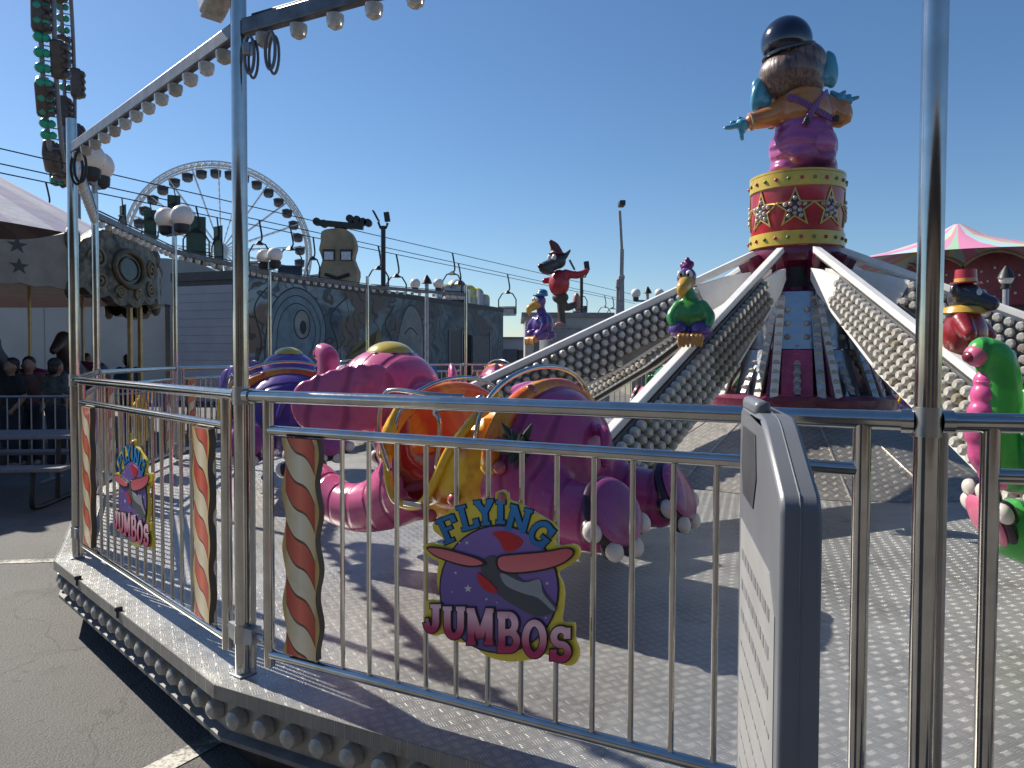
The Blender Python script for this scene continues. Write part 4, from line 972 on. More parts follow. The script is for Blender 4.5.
quad_wall('door_leaf', alongw(.68), alongw(.74), 0, 2.9, .03, paint('leaf_grey', (.05, .06, .07), .5), bl, .03)
for f in (.675, .742, .907): quad_wall('door_frame', alongw(f), alongw(f+.006), 0, 2.95, .05, paint('frame_pale', (.16, .17, .18), .5), bl, .05)
# painted mural figures: swirls and an eye, as flat boards on the wall
wd = Vector((c1.x-c0.x, c1.y-c0.y, 0)).normalized(); wn = Vector((wd.y, -wd.x, 0))
def on_wall(u, z, o): p = Vector((c0.x, c0.y, 0)) + wd*u + wn*o; return Vector((p.x, p.y, z))
def mural_line(P, w_, mat, o=.006, closed=False):
    m = MB(); L_ = spl(P, 5) if closed else [(v.x, v.y) for v in smooth_path([Vector((p[0], p[1], 0)) for p in P], 1, 6)[0]]
    if closed: L_ = L_ + L_[:1]
    for (a, b_) in zip(L_, L_[1:]):
        a = Vector(a); b_ = Vector(b_); d = (b_-a)
        if d.length < 1e-5: continue
        d.normalize(); q = Vector((-d.y, d.x))*w_/2; a = a-d*.01; b_ = b_+d*.01; o += .00004
        m.bm.faces.new([m.bm.verts.new(on_wall(v.x, v.y, o)) for v in (a-q, b_-q, b_+q, a+q)])
    return m.out('mural_drawing', mat, bl, smooth=False)
mk = paint('mural_black', (.018, .02, .024), .6); mb = paint('mural_blue', (.17, .24, .28), .6, 0, .3, 2); mg = paint('mural_grey', (.25, .26, .25), .6, 0, .3, 2); mo = paint('mural_ochre', (.21, .16, .06), .6, 0, .3, 2)
def mural_shape(P, mat, o):
    m = MB(); f = m.bm.faces.new([m.bm.verts.new(on_wall(x, z, o)) for x, z in spl(P, 5)]); bmesh.ops.triangulate(m.bm, faces=[f]); return m.out('mural_shape', mat, bl, smooth=False)
HEAD = [(1.0, 1.0), (.8, 2.2), (1.2, 3.4), (2.2, 4.0), (3.3, 3.7), (3.9, 2.7), (3.6, 1.6), (2.9, .8)]
mural_shape(HEAD, mb, .004); mural_line(HEAD, .05, mk, .006, True)
for sc in (.82, .64): mural_line([(2.3+(x-2.3)*sc, 2.5+(z-2.5)*sc) for x, z in HEAD], .035, mk, .007, True)
mural_shape(ell(2.6, 2.75, .42, .5), mg, .008); mural_line(ell(2.6, 2.75, .42, .5, 0, 14), .05, mk, .010, True); mural_shape(ell(2.65, 2.65, .17, .24), mk, .012)
mural_shape([(5.0, .8), (5.4, 1.8), (6.2, 2.3), (7.0, 2.1), (7.3, 2.9), (7.8, 1.5), (7.0, .9)], mo, .004)
FIG = [(9.0, .5), (8.7, 2.0), (9.2, 3.4), (9.9, 3.9), (10.7, 3.3), (10.9, 2.0), (10.6, .6)]
mural_shape(FIG, mg, .004); mural_line(FIG, .05, mk, .006, True); mural_line([(9.3, 2.6), (9.8, 2.9), (10.4, 2.6)], .06, mk, .008); mural_line([(9.5, 1.4), (9.9, 1.2), (10.3, 1.5)], .06, mk, .008)
for k in range(5): mural_line([(17.9+.3*k, 1.6), (18.2+.3*k, 2.4), (18.0+.35*k, 3.0)], .05, mb, .006)
mural_line([(7.9, .9), (8.3, 2.2), (7.8, 3.0), (8.5, 3.8)], .06, mk); mural_line([(4.3, .7), (4.6, 2.0), (4.2, 3.1), (5.2, 3.9)], .06, mk); mural_line([(.3, 1.2), (.6, 2.1), (.3, 3.2), (.9, 3.9)], .05, mk)
quad_wall('side_wall', c1, c1 + Vector((-6, 5, 0)), 0, TOP-.01, .2, dk_trim, bl)
m = MB(); P = [Vector((c0.x, c0.y, 0)), Vector((c1.x, c1.y, 0)), Vector((c1.x-6, c1.y+5, 0)), Vector((cl.x-3, cl.y+12, 0)), Vector((cl.x, cl.y, 0))]
f = m.bm.faces.new([m.bm.verts.new((p.x, p.y, TOP-.06)) for p in P]); m.out('roof', dk_trim, bl, smooth=False)

# pale panelled building with rounded roof behind the carousel
pb = thing('panelled_building', 'long pale grey panelled building with a rounded roof behind the carousel', 'building', (0, 0, 0))
pale = paint('pale_panel', (.40, .39, .37), .6, 0, .12, .8)
zt = 1.64 + (357-309)/F*26
a = at(-260, 300, 27); b_ = at(160, 300, 25.5)
quad_wall('wall', a, b_, 0, zt, .3, pale, pb)
for k in range(9):
    p = a.lerp(b_, (k+.5)/9); d = (b_-a).normalized(); quad_wall('panel_joint', p-d*.02, p+d*.02, 0, zt-.05, .02, grey_pt, pb, .008)
p0 = at(96, 350, 25.8); p1 = at(116, 350, 25.8); quad_wall('hatch', p0, p1, .9, 2.1, .04, paint('hatch_pale', (.5, .49, .47), .5), pb, .045)
p0 = at(125, 350, 25.7); p1 = at(150, 350, 25.7); quad_wall('vent_panel', p0, p1, 2.75, 3.1, .04, paint('hatch_pale', (.5, .49, .47), .5), pb, .045)
quad_wall('coping', a, b_, zt, zt+.09, .36, grey_pt, pb, .03)
m = MB(); A = at(60, 300, 33); B = at(228, 300, 32)
dd = Vector((B.x-A.x, 0, 0)); r_ = dd.length/2; cx_ = (A.x+B.x)/2
zb = 1.64 + (357-300)/F*32
prof = [(-r_, 0)] + [(r_*math.cos(math.pi-math.pi*k/20), zb+ (1.9)*math.sin(math.pi*k/20)) for k in range(21)] + [(r_, 0)]
m.prism(prof, lambda x, z: Vector((cx_+x, 33, z)), lambda x, z: Vector((cx_+x, 46, z))); m.out('rounded_hall', paint('hall_grey', (.22, .24, .26), .55, 0, .15, 1), pb, angle=20)

def booth(name, label, x0, x1, ytop, Z, depth, mat, extra=None):
    a = at(x0, ytop, Z); b_ = at(x1, ytop, Z); h_ = a.z
    t = thing(name, label, 'building', ((a.x+b_.x)/2, Z, 0)); w_ = b_.x-a.x
    m = MB(); m.box((0, depth/2, h_/2), (w_, depth, h_)); m.out('wall', mat, t, smooth=False)
    m = MB(); m.box((0, depth/2, h_+.06), (w_+.2, depth+.2, .12)); m.out('roof', grey_pt, t, smooth=False)
    m = MB(); m.box((-w_*.2, -.02, 1.05), (.9, .05, 2.1)); d = m.out('door', paint('booth_door', (.15, .16, .18), .5), t, smooth=False)
    m = MB(); m.box((w_*.18, -.02, 1.6), (w_*.3, .05, .9)); d = m.out('window', paint('window_dark', (.03, .035, .045), .1), t, smooth=False)
    return t
booth('white_kiosk', 'white flat roofed kiosk behind the costumed dog figure', 521, 606, 317, 20, 4, paint('kiosk_white', (.42, .42, .41), .5, 0, .1, 1))
booth('trailer', 'low pale trailer between the mural building and the white kiosk', 498, 527, 339, 44, 5, paint('trailer_white', (.5, .5, .49), .5, 0, .1, 1))
booth('ticket_booth', 'dim far ticket booth behind the fence, left under the arms', 628, 690, 340, 32, 4, paint('booth_cream', (.28, .26, .22), .5))
booth('food_stand', 'far red food stand behind the ride centre, lowest between the arms', 720, 790, 338, 36, 4, paint('stand_red', (.30, .05, .05), .5))
booth('game_stall', 'far blue game stall right behind the ride centre', 830, 905, 335, 34, 4, paint('stall_blue', (.06, .12, .25), .5))

# ------------------------------------------------------------------ costumed dog figure on the kiosk
k0 = at(556, 322, 19.2); kz = 2.42
dg = thing('dog_figure', 'tall costumed dog figure in a red shirt striding on a pedestal before the white kiosk', 'animal figure', (k0.x, 19.2, kz), R(-50))
m = MB(); m.lathe([(.55, -kz), (.55, -.06), (.6, -.05), (.6, 0)], 20); m.out('pedestal', grey_pt, dg)
dg.scale = (.98, .98, .98); dg.location.z = kz; dg.children[0].scale = (1, 1, 1.12)
rs = paint('shirt_red', (.40, .02, .03), .35, 0, .25, 6, coat=.3); gf = paint('fur_grey', (.05, .05, .055), .4, 0, .3, 6); ps = paint('shoe_pink', (.42, .18, .14), .4)
organic('trousers', [('e', (0, 0, .78), (.24, .2, .16)), ('t', [(.05, 0, .75), (.04, 0, .4), (.1, 0, .0)], [.14, .10, .09]), ('t', [(-.05, .05, .75), (-.1, .3, .55), (-.12, .62, .62)], [.14, .11, .09])], paint('trouser_brown', (.07, .05, .04), .5), dg, .025, 3)
organic('shoe', [('e', (.1, -.08, .05), (.1, .2, .08))], ps, dg, .02, 2); organic('shoe', [('e', (-.12, .72, .72), (.1, .1, .24))], ps, dg, .02, 2)
organic('shirt', [('e', (0, -.05, 1.15), (.30, .26, .36)), ('t', [(-.2, 0, 1.4), (-.45, .15, 1.3), (-.5, -.1, 1.25)], [.11, .10, .08]), ('t', [(.2, 0, 1.4), (.42, .2, 1.35), (.62, .35, 1.45)], [.11, .10, .07])], rs, dg, .025, 3)
organic('head', [('e', (0, -.12, 1.72), (.22, .24, .20)), ('t', [(0, -.25, 1.64), (0, -.58, 1.52)], [.17, .15]), ('e', (0, -.45, 1.42), (.15, .2, .07)), ('t', [(.16, 0, 1.85), (.25, .1, 2.0)], [.08, .03]), ('t', [(-.16, 0, 1.85), (-.22, .12, 2.0)], [.08, .03])], gf, dg, .022, 3)
m = MB(); m.sph((0, -.70, 1.55), (.09, .08, .07)); m.out('nose', pup_m, dg)
m = MB(); m.sph((.09, -.32, 1.80), (.07, .05, .09)); m.sph((-.09, -.32, 1.80), (.07, .05, .09)); m.out('eyes', eye_m, dg)
organic('hat', [('e', (0, -.15, 1.92), (.22, .22, .05)), ('t', [(0, -.15, 1.95), (0, -.22, 2.1), (0, -.36, 2.22)], [.16, .12, .05])], paint('hat_wine', (.12, .02, .03), .4), dg, .022, 2)

# ------------------------------------------------------------------ giant observation wheel
fz = 150.0
ctr = at(217, 252, fz); rx = 80/F*fz; rad = 87/F*fz
fw = thing('ferris_wheel', 'giant white observation wheel with dark cabins behind the mural building', 'ferris wheel', (ctr.x, ctr.y, 0), R(23))
wh = paint('wheel_white', (.62, .63, .64), .4, 0, .05); gl = paint('cabin_glass', (.04, .045, .055), .5, 0, .1)
hz = ctr.z
for dy in (-1.0, 1.0):
    m = MB()
    for q_ in (1.0, .955): m.tube([(rad*q_*math.cos(a), dy, hz+rad*q_*math.sin(a)) for a in [2*math.pi*k/84 for k in range(84)]], .17, 6, closed=True)
    for k in range(84):
        a = 2*math.pi*k/84; b2 = 2*math.pi*(k+1)/84
        m.tube([(rad*math.cos(a), dy, hz+rad*math.sin(a)), (rad*.955*math.cos(b2), dy, hz+rad*.955*math.sin(b2))], .08, 5)
    m.out('rim', wh, fw)
for k in range(21):
    a = 2*math.pi*k/21 + .1
    m = MB()
    m.tube([(.8*math.cos(a), -1.0, hz+.8*math.sin(a)), (rad*.955*math.cos(a), -1.0, hz+rad*.955*math.sin(a))], .11, 5); m.tube([(.8*math.cos(a), 1.0, hz+.8*math.sin(a)), (rad*.955*math.cos(a), 1.0, hz+rad*.955*math.sin(a))], .07, 5)
    for q_ in range(3, 14):
        r0 = rad*q_/14.5; m.tube([(r0*math.cos(a), -1.0, hz+r0*math.sin(a)), (r0*math.cos(a), 1.0, hz+r0*math.sin(a))], .17, 4)
        if q_ % 2: m.sph((r0*math.cos(a), 0, hz+r0*math.sin(a)), .22, 6, 4)
    m.out('spoke', wh, fw)
m = MB(); m.tube([(0, -2.0, hz), (0, 2.0, hz)], 1.3, 20); m.out('axle', wh, fw)
for s in (-1, 1):
    m = MB()
    for q_ in (-1, 1): m.tube([(0, s*2.2, hz), (q_*7.5, s*4.0, 0)], .45, 8)
    m.out('support_leg', wh, fw)
gm = MB(); gm.sph((0, 0, -.75), (1.05, .95, .95), 14, 10); gme = gm.mesh('gondola'); gme.materials.append(gl)
rm_ = MB(); rm_.lathe([(.6, .05), (1.08, -.15), (1.05, -.5), (.6, -.3)], 14); rf = rm_.mesh('gondola_roof'); rf.materials.append(gl)
fm = MB(); fm.lathe([(1.02, -1.05), (1.0, -1.35), (.6, -1.72), (.1, -1.75)], 14); ffm = fm.mesh('gondola_floor'); ffm.materials.append(paint('cabin_grey', (.12, .12, .13), .4))
for k in range(36):
    a = 2*math.pi*(k+.35)/36
    g = obj('gondola', gme, None, fw, ((rad-2.2)*math.cos(a), 0, hz+(rad-2.2)*math.sin(a)+.8))
    obj('gondola_roof', rf, None, g); obj('gondola_floor', ffm, None, g)

# ------------------------------------------------------------------ sky ride: ropes, tower, chairs
def rope(pA, zA, pB, zB, label):
    A = at(*pA, zA); B = at(*pB, zB); d = B-A
    m = MB(); P = [A - d*.25 + d*(1.9*k/30) for k in range(31)]
    for q in P: pass
    m.tube(P, .028, 6); o = m.out('steel_rope', dark_metal); tag(o, label, 'rope', 'ropes of the sky ride'); return A, d
R1 = rope((0, 152), 30, (530, 272), 72.2, 'uppermost rope of the sky ride across the sky')
R2 = rope((0, 167), 30, (530, 280), 74.5, 'middle rope of the sky ride across the sky')
R3 = rope((0, 176), 30, (530, 283), 74.0, 'lowest rope of the sky ride across the sky')
def rope_z(rp, px):
    A, d = rp; qq = (px-512)/F; s_ = (qq*A.y-A.x)/(d.x-qq*d.y); return A + d*s_
seatm = paint('chair_white', (.40, .41, .42), .5); seatd = paint('chair_dark', (.03, .05, .09), .5); seatg = paint('chair_green', (.035, .075, .05), .6, 0, .2, 3)
def chair_proto(mat, green=False):
    t = thing('sky_ride_chair', 'x', 'chairlift chair')
    m = MB(); P, q = smooth_path([(0, 0, 0), (.10, 0, -.5), (.16, 0, -1.0), (0, 0, -1.25)], .05, 5); m.tube(P, q, 6); m.out('hanger', dark_metal, t)
    m = MB(); m.lathe([(.06, .1), (.32, -.12), (.06, -.12)], 4, (0, 0, -1.22)); m.out('hanger_cap', dark_metal, t, smooth=False)
    m = MB(); W = .62
    m.tube([(-W, 0, -2.75), (-W, 0, -1.75), (-W*.6, 0, -1.35), (0, 0, -1.22), (W*.6, 0, -1.35), (W, 0, -1.75), (W, 0, -2.75)], .045, 6); m.tube([(-W, -.5, -2.4), (W, -.5, -2.4)], .035, 6)
    for s in (-1, 1): m.tube([(s*W, 0, -2.4), (s*W, -.5, -2.4), (s*W, -.5, -2.75)], .035, 6)
    m.out('frame', dark_metal, t)
    m = MB(); m.box((0, -.25, -2.78), (2*W, .6, .16)); m.out('seat', mat, t, bevel=.02)
    m = MB(); m.box((0, .06, -2.45 if not green else -1.95), (2*W if not green else .95, .06, .5 if not green else 2.9)); m.out('backrest', mat, t, bevel=.02)
    return t
chs = [(R3, 309, 'white', .8, 'pale sky ride chair just left of the lamp mast'), (R2, 286, 'dark', .8, 'dark sky ride chair beside the figure shaped tower'), (R3, 392, 'dark', .95, 'dark sky ride chair just right of the lamp mast'), (R2, 374, 'white', .95, 'pale sky ride chair behind the lamp mast'),
  (R1, 448, 'white', 1.0, 'pale sky ride chair left of two over the dome ride'), (R2, 454, 'dark', 1.0, 'dark sky ride chair right of two over the dome ride'), (R2, 503, 'white', 1.05, 'sky ride chair alone left of the dog figure'),
  (R2, 600, 'white', .9, 'small sky ride chair by the boom lift, left one'), (R2, 608, 'dark', .9, 'small sky ride chair by the boom lift, right one'), (R1, 577, 'dark', .9, 'small sky ride chair by the far lamp mast'),
  (R3, 42, 'dark', .62, 'dark sky ride chair above the carousel roof, left of the leftmost pole'),
  (R3, 118, 'green', .62, 'green backed sky ride chair next to the leftmost poles'), (R3, 146, 'green', .55, 'green backed sky ride chair behind the big white globes'), (R2, 192, 'green', .95, 'green backed sky ride chair right of the big white globes'), (R3, 213, 'green', .85, 'green backed sky ride chair close left of the tall pole'), (R1, 170, 'green', .6, 'highest green backed sky ride chair, above the big white globes'),
  (R2, 480-225, 'white', .8, 'pale sky ride chair right beside the tall pole')]
prs = {'white': chair_proto(seatm), 'dark': chair_proto(seatd), 'green': chair_proto(seatg, True)}
fst = {k: True for k in prs}
for rp, px, kd, sc, lb in chs:
    t = prs[kd] if fst[kd] else copy_tree(prs[kd]); fst[kd] = False
    p = rope_z(rp, px); t.location = p; t.scale = (sc*(1.05 if kd == 'green' else 1.3),)*3; t.rotation_euler = (0, 0, R(random.uniform(-40, 40)))
    tag(t, lb, 'chairlift chair', 'chairs of the sky ride')
# figure shaped tower
tz = 46.0; tk = tz/F
tw = at(335, 262, tz); tower = thing('sky_ride_tower', 'tan figure shaped sky ride tower with two white lamps and pulley wheels on top', 'tower', (tw.x, tw.y, 0))
zc = tw.z
SH = [(-19, 28), (-20, 18), (-22, 10), (-18, 0), (-23, -12), (-22, -22), (-20, -36), (-16, -52), (16, -52), (18, -36), (23, -20), (24, -10), (18, 2), (21, 12), (20, 20), (15, 28), (6, 31), (-8, 31)]
m = MB(); m.prism([(x*tk*.82, z*tk) for x, z in spl(SH, 2)], lambda x, z: Vector((x, .5, zc+z)), lambda x, z: Vector((x, -.5, zc+z))); m.out('figure_panel', paint('tan_board', (.40, .29, .18), .7, 0, .4, .9), tower, angle=30)
for x in (-8, 9):
    m = MB(); m.box((x*tk, -.56, zc+4*tk), (9*tk, .12, 8*tk)); m.out('lamp_box', paint('lamp_white', (.7, .7, .72), .4), tower)
m = MB(); m.box((-8*tk, -.54, zc+5*tk), (12*tk, .06, 11*tk)); m.box((9*tk, -.54, zc+5*tk), (12*tk, .06, 11*tk)); m.tube([(-12*tk, -.52, zc-14*tk), (0, -.54, zc-18*tk), (12*tk, -.52, zc-14*tk)], .12, 6); m.out('dark_marks', paint('mark_dark', (.05, .035, .03), .6), tower, smooth=False)
m = MB(); m.tube([(0, 0.2, 0), (0, 0.2, zc+33*tk)], .35, 12); m.out('mast', dark_metal, tower)
m = MB(); m.bar((-20*tk, 0, zc+38*tk), (24*tk, 0, zc+34*tk), .35, .35); m.bar((-4*tk, 0, zc+31*tk), (16*tk, .4, zc+38*tk), .3, .3); m.out('crossarm', dark_metal, tower)
for x, z in ((-22, 39), (-15, 37), (18, 41), (11, 42), (24, 39), (29, 38)):
    m = MB(); m.tube([(x*tk, -.18, zc+z*tk), (x*tk, .18, zc+z*tk)], .24, 14); m.out('pulley', dark_metal, tower)

# lamp masts
def lamp_mast(px, py, Z, label, spread=9):
    a = at(px, py, Z); k = Z/F; t = thing('lamp_mast', label, 'lamp mast', (a.x, a.y, 0))
    m = MB(); m.tube([(0, 0, 0), (0, 0, a.z)], .13, 10); m.out('mast', dark_metal, t)
    m = MB(); m.tube([(-spread*.55*k, 0, a.z+4*k), (-spread*.3*k, 0, a.z-2*k), (spread*.3*k, 0, a.z-2*k), (spread*.5*k, 0, a.z+3*k)], .07, 6); m.out('bracket', dark_metal, t)
    m = MB(); m.box((spread*.42*k, 0, a.z+9*k), (5*k, .3, 9*k), Euler((0, R(-8), 0)).to_matrix()); m.out('flood_light', dark_metal, t)
    m = MB(); m.box((-spread*.8*k, 0, a.z+10*k), (1.4*k, .5, 11*k), Euler((0, R(-28), 0)).to_matrix()); m.out('flood_light', dark_metal, t)
lamp_mast(379, 227, 40, 'dark lamp mast with two floodlights rising behind the mural building')
lamp_mast(577, 275, 58, 'far lamp mast with two floodlights right of the dog figure', 12)
# globe lamp posts
def globe_post(px, py, Z, sep, r, label, n=2):
    a = at(px, py, Z); k = Z/F; t = thing('globe_lamp', label, 'globe lamp', (a.x, a.y, 0), 0, 'globe lamps of the fairground')
    m = MB(); m.tube([(0, 0, 0), (0, 0, a.z+.02)], .05, 10); m.tube([(-sep, 0, a.z-1.6*r), (sep, 0, a.z-1.6*r)], .035, 8); m.out('post', galv, t)
    m = MB(); m.lathe([(.14, 0), (.10, .1), (.02, .22)], 10, (0, 0, a.z)); m.out('finial', dark_metal, t)
    for s in ((-1, 1) if n == 2 else (0,)):
        m = MB(); m.sph((s*sep, 0, a.z), r, 18, 12); m.out('globe', globe_m, t)
        m = MB(); m.lathe([(.03, -1.75*r), (.6*r, -1.5*r), (.62*r, -.85*r)], 12, (s*sep, 0, a.z)); m.out('globe_base', dark_metal, t)
globe_post(422.5, 284, 19, .30, .135, 'pair of white globes on a slim post in front of the mural building')
globe_post(643, 293, 24, .38, .155, 'pair of white globes just above the left arm, left of the green bird')
globe_post(999, 277, 13, .0, .115, 'single white globe by the striped tent, right of the thick pole', 1)
# boom lift
a = at(618, 203, 50); k = 50/F; bo = thing('boom_lift', 'tall narrow boom lift mast rising behind the left arm', 'boom lift', (a.x, a.y, 0))
bmt = paint('boom_grey', (.30, .31, .33), .5)
zz = lambda py: 1.64+(357-py)*k
m = MB(); m.bar((-5*k, 0, 0), (-4*k, 0, zz(280)), .3, .3); m.bar((1*k, 0, 0), (-1*k, 0, zz(275)), .28, .28); m.out('lower_boom', bmt, bo)
m = MB(); m.bar((-2*k, -.2, zz(300)), (-1.5*k, -.2, zz(250)), .26, .26); m.bar((-1.5*k, -.2, zz(252)), (-4*k, -.2, zz(212)), .18, .18); m.out('upper_boom', bmt, bo)
m = MB(); m.box((-2*k, -.3, zz(278)), (6*k, .5, 4*k)); m.box((-6*k, -.3, zz(284)), (3*k, .6, 8*k)); m.out('knuckle', bmt, bo, bevel=.05)
m = MB(); m.box((-2*k, -.2, zz(205)), (6*k, .9, 5*k)); m.out('basket', dark_metal, bo, bevel=.05)
m = MB(); m.box((0, 0, .8), (4, 2.2, 1.4)); m.out('chassis', bmt, bo, bevel=.08)
# dome ride
a = at(455, 300, 62); k = 62/F; dm = thing('dome_ride', 'yellow and blue domed ride showing above the mural building', 'ride', (a.x, a.y, 0))
t = NT('dome_paint'); n = t.noise(.55, 3); n2 = t.noise(1.3, 2); t.col(t.mix(t.ramp(n2, .5, .56), t.mix(t.ramp(n, .42, .55), (.62, .56, .08), (.10, .20, .46)), (.35, .38, .40))); t.pb(Roughness=.5)
for i, (px, w_, tp) in enumerate(((441, 11, 284), (452, 10, 279), (463, 9, 284), (472, 7, 287), (480, 5, 293))):
    p = at(px, tp, 62); q_ = Vector((p.x-a.x, i*.3, 0)); m = MB(); m.lathe([(w_*k, 0), (w_*k, p.z-w_*k*.9)] + [(w_*k*math.cos(R(v)), p.z-w_*k*.9+w_*k*.9*math.sin(R(v))) for v in range(10, 91, 16)], 18, q_); m.out('dome', t.m, dm)
for px in (465, 474):
    p = at(px, 290, 61); m = MB(); m.tube([(p.x-a.x, -1.2, 0), (p.x-a.x, -1.2, p.z)], .1, 8); m.out('white_post', white_pt, dm)
# ------------------------------------------------------------------ ring ride seen edge on, upper left
rz_ = 60.0; k = rz_/F; cc = at(58, 58, rz_); rr_ = 122*k
rg = thing('ring_ride', 'tall upright ring ride with dark cars and green lamps seen edge on at upper left', 'ring ride', (cc.x, cc.y, 0), R(90-4.2+ math.degrees(math.atan2(-cc.x, cc.y))))
gm_ = paint('ring_grey', (.20, .20, .24), .5); tl = paint('lamp_teal', (.02, .35, .22), .3, 0, .3, 30); pod = paint('pod_brown', (.085, .065, .062), .5, 0, .35, 3)
for dy, nm in ((-.4, 'rail'), (.4, 'rail')):
    m = MB(); m.tube([(rr_*math.cos(a), dy, cc.z+rr_*math.sin(a)) for a in [2*math.pi*q_/64 for q_ in range(64)]], .16, 8, closed=True); m.out(nm, gm_, rg)
m = MB()
for q_ in range(64):
    a = 2*math.pi*q_/64; m.bar(((rr_)*math.cos(a), -.55, cc.z+rr_*math.sin(a)), (rr_*math.cos(a), .55, cc.z+rr_*math.sin(a)), .07, .07)
m.out('cross_tie', gm_, rg, smooth=False)
for q_ in range(64):
    a = 2*math.pi*(q_+.5)/64
    if q_ % 16 > 9: continue
    m = MB(); m.sph(((rr_+.2)*math.cos(a), .55, cc.z+(rr_+.2)*math.sin(a)), (.36, .34, .36), 8, 6); m.sph(((rr_+.2)*math.cos(a), .1, cc.z+(rr_+.2)*math.sin(a)), (.3, .3, .3), 8, 6); m.out('lamp', tl, rg)
for q_ in range(22):
    a = 2*math.pi*(q_+.3)/22
    if q_ % 4 == 2: continue
    m = MB(); rt = Euler((0, -a+math.pi/2, 0)).to_matrix(); sd_ = (-.55, .5)[q_ % 2]
    m.box(((rr_-.3)*math.cos(a), sd_, cc.z+(rr_-.3)*math.sin(a)), (2.6, .9, 1.5), rt); c_ = m.out('car', pod, rg, bevel=.25)
    m = MB()
    for s in (-.9, -.3, .3, .9): m.sph(Vector(((rr_-.3)*math.cos(a), sd_, cc.z+(rr_-.3)*math.sin(a))) + rt @ Vector((s, -.45, .1)), (.33, .35, .85), 8, 6, rt)
    m.out('seat_row', pod, c_)
m = MB(); m.bar((0, -.9, 0), (0, -.9, cc.z-rr_+.3), .8, .8); m.bar((0, -.9, cc.z-rr_), (0, .6, cc.z-rr_), .6, .5); m.out('support_tower', gm_, rg)
# ------------------------------------------------------------------ carousel
CC = Vector((-12.3, 12.8, 0)); CR = 5.55
ca = thing('carousel', 'old carousel with ornate dark rounding boards and pale striped canopy at left', 'carousel', CC)
t = NT('canopy_stripe'); X = t.xyz(); an = t.math('ARCTAN2', X[1], X[0]); sr = t.math('FRACT', t.math('MULTIPLY', an, 24/(2*math.pi)))
n = t.noise(1.2, 4); t.col(t.mix(t.ramp(n, .3, .75), t.mix(t.math('LESS_THAN', sr, .5), (.60, .58, .60), (.35, .31, .43)), (.40, .38, .42))); t.pb(Roughness=.7); t.bump(n, .3, .1)
m = MB(); m.lathe([(CR-.12, 3.55), (CR*.5, 5.0), (.3, 6.3)], 48, cap=False); m.out('canopy', t.m, ca)
m = MB(); m.lathe([(CR-.3, 2.80), (.5, 2.95)], 40, cap=False); m.out('ceiling', paint('ceiling_red', (.13, .02, .03), .5, 0, .3, 1), ca)
m = MB(); m.lathe([(CR-.2, .0), (CR-.2, .30), (.3, .302)], 48, cap=False); m.out('platform', paint('carousel_floor', (.12, .10, .09), .6), ca, angle=30)
m = MB(); m.lathe([(1.3, .3), (1.3, 2.9)], 12, cap=False); m.out('centre_column', paint('column_cream', (.30, .25, .18), .5, 0, .4, 2), ca, smooth=False)
t = NT('carved_board'); n = t.noise(5, 6, .7); n2 = t.noise(1.4, 3); vo = t.new('ShaderNodeTexVoronoi'); vo.inputs['Scale'].default_value = 7; t.link(t.tc.outputs['Object'], vo.inputs['Vector'])
c = t.mix(t.ramp(n, .38, .62), (.022, .026, .024), (.20, .18, .13)); c = t.mix(t.math('MULTIPLY', t.ramp(vo.outputs['Distance'], .30, .10), .7), c, (.26, .21, .14)); t.col(c); t.pb(Roughness=.5); t.bump(t.math('ADD', n, vo.outputs['Distance']), .8, .05); carve = t.m
cream = paint('board_cream', (.27, .24, .19), .5, 0, .25, 3)
NB = 14
